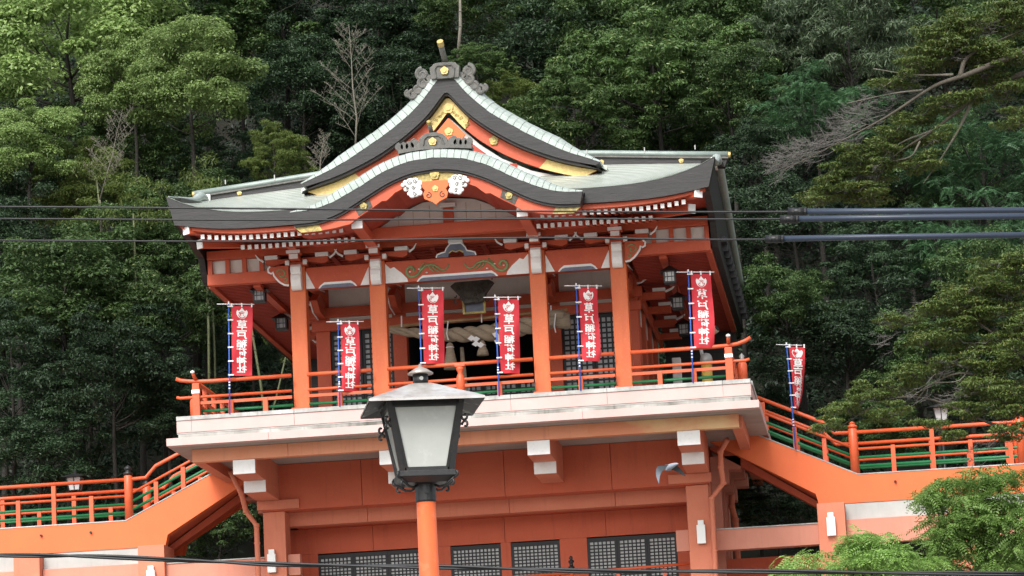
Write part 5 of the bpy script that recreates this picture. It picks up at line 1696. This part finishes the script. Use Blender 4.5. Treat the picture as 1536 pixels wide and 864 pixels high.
def crown_centres(r, R, ncl, shell):
    D = norm(r.normal(size=(ncl * 2, 3)))
    D = D[D[:, 2] > -.55][:ncl]
    rr = shell + (1 - shell) * r.random(len(D)) ** .6
    lump = 1 + .22 * np.sin(D[:, 0] * 5 + 1.3 * r.random()) + .18 * np.sin(D[:, 1] * 6 + D[:, 2] * 4 + 2)
    return D * rr[:, None] * lump[:, None] * np.array(R)


HC = 6.0


def species(seed, R, ncl, cr, nl, L, W, mat, droop=.25, flat=.65, upb=.55, shell=.45, frond=0, bark='bark_dark', trunk_r=.11):
    r = np.random.default_rng(seed)
    C = crown_centres(r, R, ncl, shell + (.15 if cr > .75 else 0))
    CR = cr * r.uniform(.55, 1.3, len(C))
    V = clump_leaves(r, C, CR, nl, L, W, droop, flat, upb, frond)
    V[:, :, 2] += HC
    crown = quads_mesh('crown', V, mat)
    mb = MB()
    w = [(0, 0, -7), (.1, .05, 0), (.05, -.1, HC * .55), (.0, .1, HC), (.1, 0, HC + R[2] * .6)]
    mb.tube(crom(w, 4), [trunk_r * (1.5 - 1.35 * k / 16) for k in range(17)], 8)
    for q in range(0, len(C), max(1, len(C) // 14)):
        c = C[q]
        z0 = HC + min(c[2], R[2] * .5) * .5 - R[2] * .35 - .5
        a = np.array([.05, 0, z0])
        b = c + np.array([0, 0, HC])
        m = (a + b) / 2 + np.array([0, 0, -.15]) + r.normal(size=3) * .15
        mb.tube(crom([tuple(a), tuple(m), tuple(b)], 3), [trunk_r * .3 * (1 - .13 * k) for k in range(7)], 5)
    trunk = mb.mesh('trunk', bark, smooth=True)
    return crown, trunk


SP = {
    'bright': [species(11, (3.1, 3.1, 2.6), 62, .82, 760, .145, .075, 'L_bright', droop=.45), species(12, (2.7, 2.9, 2.9), 58, .80, 760, .145, .075, 'L_bright', droop=.45)],
    'mid': [species(21, (3.2, 3.2, 2.8), 109, .62, 375, .16, .07, 'L_mid', droop=.3), species(22, (3.0, 3.0, 3.2), 109, .6, 375, .15, .065, 'L_mid', droop=.3)],
    'dark': [species(31, (3.3, 3.3, 2.8), 114, .62, 375, .15, .06, 'L_dark'), species(32, (3.0, 3.0, 3.3), 114, .6, 375, .14, .055, 'L_dark'),
             species(33, (3.4, 3.0, 2.6), 126, .52, 350, .13, .05, 'L_dark', flat=.45)],
    'pale': [species(41, (3.2, 3.2, 2.6), 149, .48, 287, .19, .06, 'L_pale', droop=.1, upb=.4), species(42, (3.0, 3.2, 2.8), 149, .48, 287, .19, .06, 'L_pale', droop=.1, upb=.4)],
    'grey': [species(51, (3.2, 3.2, 2.8), 138, .52, 325, .22, .045, 'L_grey', droop=.9, upb=.35)],
    'blue': [species(61, (3.2, 3.2, 2.6), 103, .62, 42, .10, .05, 'L_blue', droop=.3, flat=.4, upb=.9, frond=6)],
    'yellow': [species(71, (2.6, 2.6, 3.0), 126, .48, 287, .21, .04, 'L_yellow', droop=1.0, upb=.3)],
}

TREES = [
    (105, 60, 26, 150, 'bright', 0, 'bright green broadleaf tree filling the top left corner'),
    (285, 150, 22, 92, 'bright', 1, 'rounded bright green tree left of the bare leafless tree'),
    (45, 225, 20, 72, 'bright', 1, 'bright green crown at the left edge below the corner tree'),
    (200, 150, 24, 80, 'bright', 0, 'bright green crown between the corner tree and the rounded tree'),
    (305, 15, 31, 110, 'mid', 0, 'mid green tree at the top edge right of the corner tree'),
    (425, 30, 36, 110, 'dark', 0, 'dark evergreen at the top edge above the bare tree'),
    (455, 150, 31, 80, 'dark', 1, 'dark evergreen directly behind the bare leafless tree'),
    (412, 235, 19, 58, 'yellow', 0, 'yellow green bamboo like tree left of the gable slope'),
    (565, 60, 34, 110, 'dark', 2, 'dark evergreen at the top edge left of the gable peak'),
    (600, 165, 30, 75, 'dark', 0, 'dark evergreen close behind the left gable slope'),
    (690, 20, 29, 62, 'pale', 0, 'lighter leaved tree at the top edge above the gable peak'),
    (715, 95, 26, 40, 'pale', 1, 'small pale leaved tree just right of the ridge pole'),
    (800, 60, 36, 115, 'dark', 1, 'dark evergreen at the top edge right of the gable peak'),
    (770, 165, 28, 60, 'yellow', 0, 'thin leaved tree close behind the right gable slope'),
    (865, 185, 25, 92, 'pale', 0, 'tree with pale shoots behind the right gable slope'),
    (985, 130, 27, 110, 'pale', 1, 'broad tree with pale shoots behind the right roof wing'),
    (930, 25, 34, 110, 'mid', 1, 'mid green tree at the top edge above the right roof wing'),
    (1075, 50, 32, 100, 'mid', 0, 'mid green tree at the top edge left of the grey green one'),
    (1095, 165, 25, 80, 'mid', 1, 'mid green tree above the end of the right side ridge'),
    (1190, 30, 37, 95, 'dark', 2, 'dark evergreen at the top edge behind the grey green tree'),
    (1275, 95, 28, 112, 'grey', 0, 'grey green willowy tree left of the conifer limbs'),
    (1225, 195, 23, 72, 'blue', 0, 'blue green feathery tree behind the dead twigs'),
    (1410, 50, 33, 125, 'mid', 0, 'mid green tree in the top right behind the conifer'),
    (1475, 235, 21, 105, 'blue', 0, 'blue green feathery tree at the right edge below the conifer limb'),
    (1355, 265, 24, 80, 'dark', 1, 'dark evergreen behind the hanging conifer branch'),
    (1190, 335, 18, 80, 'dark', 0, 'dark evergreen beside the right eave behind the cable sleeves'),
    (1310, 390, 17, 85, 'dark', 2, 'dark leaved tree below the cable sleeves'),
    (1440, 385, 17, 95, 'blue', 0, 'blue green feathery tree below the cable sleeves at the right'),
    (1180, 470, 15, 70, 'mid', 0, 'shaded green tree between the right eave and the narrow banner'),
    (1270, 520, 14, 75, 'dark', 0, 'dark shrubby tree right of the narrow banner'),
    (1400, 560, 12, 80, 'mid', 1, 'green tree behind the right walkway lamp'),
    (1530, 580, 12, 85, 'dark', 1, 'dark tree behind the right end of the walkway railing'),
    (1130, 640, 17, 70, 'dark', 1, 'dark tree behind the right stair railing'),
    (1310, 640, 11, 60, 'mid', 0, 'low green tree behind the right walkway railing'),
    (95, 455, 15, 115, 'mid', 0, 'broad green tree at the left below the cables'),
    (0, 400, 18, 80, 'dark', 1, 'dark tree cut by the left edge under the cables'),
    (20, 590, 12, 105, 'dark', 2, 'dark evergreen above the left end of the walkway'),
    (205, 395, 18, 82, 'mid', 1, 'mid green tree below the cables left of the eave tip'),
    (285, 340, 20, 72, 'mid', 0, 'leafy green tree just below the left eave tip'),
    (245, 490, 15, 88, 'pale', 0, 'green tree left of the leftmost banner'),
    (170, 600, 12, 95, 'dark', 0, 'dark tree behind the left stair'),
    (255, 620, 13, 70, 'dark', 1, 'dark tree beside the left end of the balcony'),
    (135, 300, 22, 88, 'yellow', 0, 'yellow green bamboo like thicket tree above the cables'),
    (25, 315, 23, 76, 'dark', 0, 'dark tree at the left edge above the cables'),
    (375, 505, 21, 64, 'dark', 1, 'dark tree between the leftmost banner and the corner column'),
    (230, 265, 26, 80, 'mid', 1, 'mid green tree above the left roof wing tip'),
    (60, 690, 11, 85, 'dark', 1, 'dark shrub tree behind the left walkway railing'),
    (330, 800, 12, 62, 'mid', 1, 'green shrub seen through the opening under the left stair'),
    (1165, 745, 13, 70, 'dark', 2, 'dark shrub seen through the opening under the right stair'),
    (365, 110, 33, 85, 'mid', 1, 'mid green tree between the rounded bright tree and the bare tree'),
    (350, 260, 25, 70, 'dark', 2, 'dark tree just above the left side ridge'),
    (110, 215, 27, 85, 'mid', 0, 'mid green tree filling the gap between the left bright crowns'),
    (640, 110, 34, 80, 'dark', 1, 'dark evergreen immediately left of the ridge pole'),
    (880, 100, 36, 90, 'dark', 0, 'dark evergreen above the tree with pale shoots'),
    (1140, 250, 21, 60, 'dark', 1, 'dark tree just right of the end of the right side ridge'),
    (1150, 110, 32, 80, 'pale', 0, 'tree with pale shoots left of the grey green willowy tree'),
    (1400, 300, 25, 90, 'mid', 1, 'shaded green tree behind the middle of the cable sleeves'),
    (1500, 470, 15, 80, 'mid', 0, 'green tree behind the lower conifer at the right edge'),
    (130, 540, 17, 90, 'mid', 1, 'shaded green tree above the left stair newel post'),
    (310, 440, 19, 70, 'dark', 0, 'dark tree under the left eave tip behind the bamboo'),
    (520, 220, 33, 70, 'dark', 0, 'dark evergreen low behind the left gable slope'),
    (1000, 215, 30, 70, 'mid', 0, 'green tree low behind the right side ridge'),
]
tr = random.Random(4)
for (px, py, Y, rp, sp, var, lab) in TREES:
    c = at(px, py, Y)
    s = 1.12 * rp / (F_PX / (Y + 88)) / 3.0
    crown, trunk = SP[sp][var]
    base = Vector((c.x, c.y, c.z - HC * s))
    t = thing('shrub' if 'shrub seen' in lab else 'forest_tree', base, lab, 'shrub' if 'shrub seen' in lab else 'tree', 'trees of the wooded hillside')
    rz = tr.uniform(0, 6.28)
    t.rotation_euler = (0, 0, rz)
    t.scale = (s * tr.uniform(.9, 1.2), s * tr.uniform(.9, 1.2), s * tr.uniform(.9, 1.12))
    for nm, me in (('crown', crown), ('trunk', trunk)):
        o = bpy.data.objects.new(nm, me)
        COL.objects.link(o)
        o.parent = t

# one mass of undergrowth and distant crowns that nobody could count
r = np.random.default_rng(99)
C, CRs = [], []
for k in range(3300):
    y = r.uniform(15, 58)
    x = r.uniform(-26 - y * .15, 22 + y * .15)
    if abs(x) < 8.5 and y < 17:
        continue
    C.append((x, y, hill_z(x, y) + r.uniform(.2, 5.0)))
    CRs.append(r.uniform(.6, 1.25))
for k in range(260):
    x = r.uniform(8.6, 24) * (1 if k % 2 else -1)
    y = r.uniform(9.5, 15)
    C.append((x, y, hill_z(x, y) + r.uniform(.2, 1.8)))
    CRs.append(r.uniform(.5, .9))
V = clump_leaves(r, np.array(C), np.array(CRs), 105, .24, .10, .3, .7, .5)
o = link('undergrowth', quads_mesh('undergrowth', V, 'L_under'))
tag(o, 'dark undergrowth and distant crowns covering the hillside', 'undergrowth', kind='stuff')


# ------------------------------------------------------------------ bare trees
def branch(mb, p, d, ln, r0, depth, rr, spread=.6, up=.25, n=4):
    pts, rs = [p], [r0]
    q = p.copy()
    dd = d.copy()
    for k in range(n):
        dd = (dd + Vector((rr.gauss(0, .07), rr.gauss(0, .07), rr.gauss(0, .05) + up * .06))).normalized()
        q = q + dd * (ln / n)
        pts.append(q.copy())
        rs.append(max(.0045, r0 * (1 - .8 * (k + 1) / n)))
    mb.tube(pts, rs, 5 if depth > 1 else 4)
    if depth == 0:
        return
    kids = 17 if depth == 3 else (7 if depth == 2 else 4)
    for k in range(kids):
        t = (.10 if depth == 3 else .25) + (.86 if depth == 3 else .7) * k / kids + rr.uniform(-.04, .04)
        i = min(n - 1, int(t * n))
        f = t * n - i
        base = pts[i].lerp(pts[i + 1], min(1, f))
        side = Vector(((1 if k % 2 else -1) * rr.uniform(.5, 1), rr.uniform(-.6, .6), rr.uniform(.1, .8)))
        nd = (dd * .3 + side * spread).normalized()
        branch(mb, base, nd, ln * (.46 if depth == 3 else .42) * (1.15 - .8 * t) * rr.uniform(.7, 1.1), max(.006, r0 * .3 * (1 - .5 * t)), depth - 1, rr, spread, up, 4)


def bare_tree(x0, y0, x1, y1, Y, r0, seed, label, mat, name='bare_tree'):
    a, b = at(x0, y0, Y), at(x1, y1, Y)
    o = thing(name, a - Vector((0, 0, 3)), label, 'bare tree', 'leafless trees')
    rr = random.Random(seed)
    mb = MB()
    d = (b - a)
    branch(mb, a, d.normalized(), d.length, r0, 3, rr)
    mb.tube([a - Vector((0, 0, 4)), a], [r0 * 1.3, r0], 6)
    mb.build('branches', mat, o, smooth=True)


bare_tree(533, 225, 560, 40, 17, .038, 5, 'tall bare pale tree standing behind the left gable slope', 'bark_pale')
bare_tree(480, 262, 478, 195, 17.5, .025, 8, 'small bare sapling at the foot of the left gable slope', 'bark_pale')
bare_tree(150, 300, 185, 165, 18, .026, 6, 'bare brownish tree in front of the bright crowns at left', 'bark_pale')

# ------------------------------------------------------------------ bamboo culms
culm_spots = [(312, 560, 306, 300, 14, .05, 'bamboo culm nearest the left eave, upright'), (322, 600, 313, 330, 15.5, .045, 'bamboo culm just right of the one nearest the eave'),
              (203, 470, 200, 320, 16, .05, 'bamboo culm left of the green trees below the cables'),
              (160, 430, 145, 270, 18, .045, 'leaning bamboo culm in the thicket above the cables'), (395, 620, 372, 460, 16, .055, 'slanting bamboo culm between the leftmost banner and the column'),
              (405, 625, 432, 520, 15, .04, 'bamboo culm leaning right behind the corner column'),
              (372, 90, 370, -10, 34, .09, 'straight grey trunk at the top edge left of the evergreens'),
              (688, 55, 690, -5, 27, .07, 'grey trunk above the ridge pole')]
for k, (x0, y0, x1, y1, Y, r0, lab) in enumerate(culm_spots):
    a, b = at(x0, y0, Y), at(x1, y1, Y)
    a = a + (a - b) * .5
    o = thing('bamboo_culm' if 'bamboo' in lab or 'culm' in lab else 'tree_stem', a, lab, 'bamboo' if 'bamboo' in lab or 'culm' in lab else 'tree stem', 'bamboo and bare stems')
    mb = MB().tube([a, a.lerp(b, .5) + Vector((.05, 0, 0)), b], [r0, r0 * .85, r0 * .6], 8)
    n = int((b - a).length / .45)
    for q in range(1, n):
        p = a.lerp(b, q / n) + Vector((.05 * math.sin(PI * q / n), 0, 0))
        mb.lathe([(r0 * 1.06, -.012), (r0 * 1.06, .012)], p, 8)
    mb.build('culm', 'culm' if 'bamboo' in lab else 'bark_pale', o, smooth=True)
    if 'bamboo' in lab:
        C = np.array([tuple(b + Vector((tr.gauss(0, .5), tr.gauss(0, .5), tr.gauss(.2, .5)))) for _ in range(9)])
        V = clump_leaves(np.random.default_rng(200 + k), C, np.full(9, .45), 120, .19, .035, 1.0, .8, .3)
        link('leaves', quads_mesh('leaves', V, 'L_yellow'), o)

# ------------------------------------------------------------------ conifers at the right, nearer than the shrine
def conifer(label, Y, trunk_px, limbs, pads, twigs, seed):
    rr = random.Random(seed)
    r_ = np.random.default_rng(seed)
    tp = [at(x, y, Y) for x, y in trunk_px]
    base = Vector((tp[0].x, tp[0].y, 0))
    o = thing('conifer_tree', base, label, 'conifer', 'conifers at the right')
    MB().tube(crom([tuple(base)] + [tuple(p) for p in tp], 4), [.34 - .25 * k / (4 * len(tp)) for k in range(4 * len(tp) + 1)], 10).build('trunk', 'bark', o, smooth=True)
    tips = []
    for L, r0 in limbs:
        P = crom([tuple(at(x, y, Y + dy)) for x, y, dy in L], 5)
        MB().tube(P, [max(.010, r0 * (1 - k / len(P)) ** 1.25) for k in range(len(P))], 7).build('limb', 'bark_pale' if r0 < .06 else 'bark', o, smooth=True)
    C, R = [], []
    tw = MB()
    for (x, y, dy, rx, rz) in pads:
        c = at(x, y, Y + dy)
        ppm = F_PX / (Y + dy + 88)
        n = max(4, int(rx * rz / 22))
        for k in range(n):
            q = c + Vector((rr.uniform(-1, 1) * rx / ppm, rr.uniform(-.8, .8), rr.uniform(-1, 1) * rz / ppm))
            C.append(tuple(q))
            R.append(rr.uniform(.18, .42))
            if k % 2 == 0:
                tw.tube([tuple(c + (q - c) * .1), tuple(c + (q - c) * .6 + Vector((0, 0, -.1))), tuple(q)], [.02, .014, .006], 4)
    V = clump_leaves(r_, np.array(C), np.array(R), 190, .10, .030, -.15, .30, .6)
    link('needles', quads_mesh('needles', V, 'L_conifer'), o)
    if tw.v:
        tw.build('twigs', 'twig', o)['kind'] = 'stuff'
    dt = MB()
    for (x0, y0, x1, y1, n, spread, ln) in twigs:
        a, b = at(x0, y0, Y), at(x1, y1, Y)
        for k in range(n):
            t = rr.random()
            p = a.lerp(b, t) + Vector((rr.gauss(0, .05), rr.gauss(0, .25), rr.gauss(.06, .16)))
            d = ((b - a).normalized() * .8 + Vector((rr.gauss(0, .25), rr.gauss(0, .5), rr.uniform(-.3, 1.1) * spread))).normalized()
            l_ = ln * rr.uniform(.4, 1.1)
            q1 = p + d * l_ * .5
            q2 = q1 + (d + Vector((rr.gauss(0, .2), rr.gauss(0, .2), rr.gauss(.1, .25)))).normalized() * l_ * .5
            dt.tube([p, q1, q2], [.007, .006, .003], 3, cap=False)
            for w in range(6):
                s0 = p.lerp(q2, rr.uniform(.3, .9))
                dt.tube([s0, s0 + (d + Vector((rr.gauss(0, .6), rr.gauss(0, .6), rr.gauss(.2, .7)))).normalized() * l_ * .4], [.004, .002], 3, cap=False)
    if dt.v:
        dt.build('dead_twigs', 'twig', o)['kind'] = 'stuff'
    return o


conifer('old conifer reaching in from the top right with thick bare limbs and dead twigs', -8,
        [(1640, 700), (1630, 300), (1620, 60), (1600, -60)],
        [([(1625, 75, 0), (1540, 78, -.2), (1450, 112, -.4), (1400, 130, -.4), (1330, 175, -.6), (1255, 215, -.8), (1175, 255, -1)], .10),
         ([(1625, 90, .4), (1530, 112, .3), (1470, 142, .3), (1400, 195, .2), (1340, 235, .1), (1305, 282, 0)], .10),
         ([(1440, 115, -.4), (1452, 85, -.3), (1500, 60, 0), (1545, 40, .2)], .07), ([(1430, 112, -.4), (1370, 112, -.4), (1310, 103, -.4)], .035),
         ([(1460, 145, .3), (1440, 190, .3), (1410, 240, .3), (1385, 275, .3)], .05), ([(1385, 135, -.4), (1340, 140, -.6), (1270, 155, -.8)], .03),
         ([(1400, 195, .2), (1350, 215, .2), (1330, 240, .1)], .035), ([(1380, 212, .2), (1365, 235, .1), (1325, 245, .1), (1310, 262, .1)], .03),
         ([(1625, 250, .4), (1560, 190, .3), (1500, 175, .2)], .06)],
        [(1480, 35, .2, 60, 12, ), (1420, 50, .1, 42, 12), (1400, 78, 0, 40, 14), (1450, 70, 0, 40, 14), (1515, 20, .3, 30, 12), (1375, 95, -.2, 30, 10), (1505, 85, .2, 35, 14),
         (1340, 122, -.3, 25, 9), (1480, 110, .2, 30, 10), (1420, 160, .3, 30, 10), (1370, 175, .2, 28, 10), (1330, 200, .1, 26, 12), (1290, 235, 0, 26, 12), (1265, 262, 0, 28, 9),
         (1240, 270, 0, 18, 8), (1310, 255, .1, 22, 14), (1380, 245, .3, 24, 12), (1270, 285, 0, 35, 12), (1300, 290, 0, 28, 12), (1330, 225, .2, 20, 10), (1400, 210, .3, 24, 10), (1525, 185, .2, 28, 10),
         (1230, 298, 0, 22, 10), (1520, 130, .2, 28, 10), (1450, 150, .3, 22, 8)],
        [(1340, 170, 1170, 255, 80, .7, .6), (1310, 172, 1185, 240, 80, 1.2, .55), (1300, 185, 1165, 250, 55, .2, .5), (1390, 128, 1300, 160, 60, .6, .4), (1340, 235, 1290, 290, 40, .5, .4), (1500, 40, 1440, 90, 30, .6, .35)], 31)
conifer('lower conifer at the right edge with layered yellow green pads above the walkway', -6,
        [(1600, 900), (1590, 600), (1575, 400), (1570, 330)],
        [([(1585, 560, 0), (1540, 540, 0), (1490, 500, 0), (1440, 470, 0), (1395, 480, 0)], .07), ([(1590, 640, 0), (1520, 590, 0), (1450, 560, 0), (1400, 575, 0), (1375, 600, 0)], .07),
         ([(1590, 660, .2), (1500, 640, .2), (1400, 600, .2), (1330, 600, .2), (1260, 640, .2)], .06), ([(1580, 480, 0), (1540, 440, 0), (1500, 420, 0)], .05),
         ([(1460, 540, 0), (1440, 570, 0), (1400, 575, 0), (1375, 590, 0)], .025)],
        [(1500, 395, 0, 36, 9), (1465, 430, 0, 42, 11), (1510, 445, .2, 30, 14), (1440, 455, 0, 36, 10), (1390, 470, 0, 38, 8), (1345, 478, 0, 26, 6), (1480, 470, .2, 40, 13), (1420, 495, .2, 40, 9),
         (1385, 515, .2, 24, 8), (1460, 515, .2, 34, 10), (1520, 500, .2, 28, 14), (1430, 545, .2, 34, 10), (1370, 560, .2, 26, 7), (1345, 578, .2, 28, 7), (1300, 600, .2, 30, 8), (1265, 615, .2, 28, 8),
         (1240, 640, .2, 20, 8), (1330, 620, .2, 28, 8), (1500, 560, .2, 34, 12), (1530, 530, -.3, 34, 14), (1500, 600, -.3, 36, 12), (1530, 620, -.3, 30, 12), (1480, 575, -.3, 30, 10), (1540, 480, -.3, 30, 12),
         (1450, 615, -.2, 20, 9), (1400, 640, -.2, 22, 6), (1425, 655, -.2, 20, 6), (1520, 650, -.3, 24, 10), (1290, 585, .2, 20, 6), (1535, 410, 0, 25, 16)],
        [(1440, 540, 1370, 600, 40, .4, .45), (1500, 560, 1420, 600, 40, .5, .4), (1400, 470, 1330, 490, 20, .3, .3), (1360, 500, 1310, 520, 14, .3, .35), (1530, 640, 1460, 690, 40, .5, .4)], 41)

# ------------------------------------------------------------------ fresh green maples in front of the walkway
def maple(label, Y, clumps, base_px, seed, mat='L_maple'):
    r_ = np.random.default_rng(seed)
    rr = random.Random(seed)
    b = at(base_px[0], base_px[1], Y)
    base = Vector((b.x, b.y, 0))
    o = thing('maple_tree', base, label, 'tree', 'fresh green maples before the walkway')
    C, R = [], []
    tr_ = MB().tube([base, (b.x, b.y, b.z * .5), tuple(b)], [.14, .11, .06], 8)
    ppm = F_PX / (Y + 88)
    for (x, y, dy, rx, rz) in clumps:
        c = at(x, y, Y + dy)
        n = max(5, int(rx * rz / 70))
        tr_.tube([tuple(b), tuple((b + c) / 2 + Vector((0, 0, .15))), tuple(c)], [.04, .025, .01], 5)
        for k in range(n):
            q = c + Vector((rr.uniform(-1, 1) * rx / ppm, rr.uniform(-1, 1) * .9, rr.uniform(-1, 1) * rz / ppm))
            C.append(tuple(q))
            R.append(rr.uniform(.22, .5))
    V = clump_leaves(r_, np.array(C), np.array(R), 32, .10, .042, .35, .5, .8, 5)
    link('crown', quads_mesh('crown', V, mat), o)
    tr_.build('trunk', 'bark', o, smooth=True)


maple('large fresh green maple crown in the bottom right corner', -14,
      [(1450, 770, 0, 45, 26), (1420, 800, 0, 34, 26), (1500, 750, 0, 36, 24), (1480, 810, 0, 50, 28), (1530, 790, 0, 36, 36), (1430, 845, 0, 50, 22), (1520, 850, 0, 40, 20), (1440, 735, 0, 26, 12), (1470, 722, .2, 16, 7), (1396, 752, .2, 8, 6),
       (1500, 728, .3, 30, 10), (1405, 768, 0, 14, 12), (1418, 742, 0, 10, 8)], (1480, 880), 61)
maple('lower pale green maple sprays along the bottom edge left of the corner maple', -16,
      [(1300, 830, 0, 34, 14), (1250, 848, 0, 36, 12), (1345, 838, 0, 28, 12), (1200, 860, 0, 28, 8), (1320, 855, 0, 50, 12), (1375, 855, 0, 30, 12), (1285, 818, .2, 18, 7)], (1310, 900), 62)
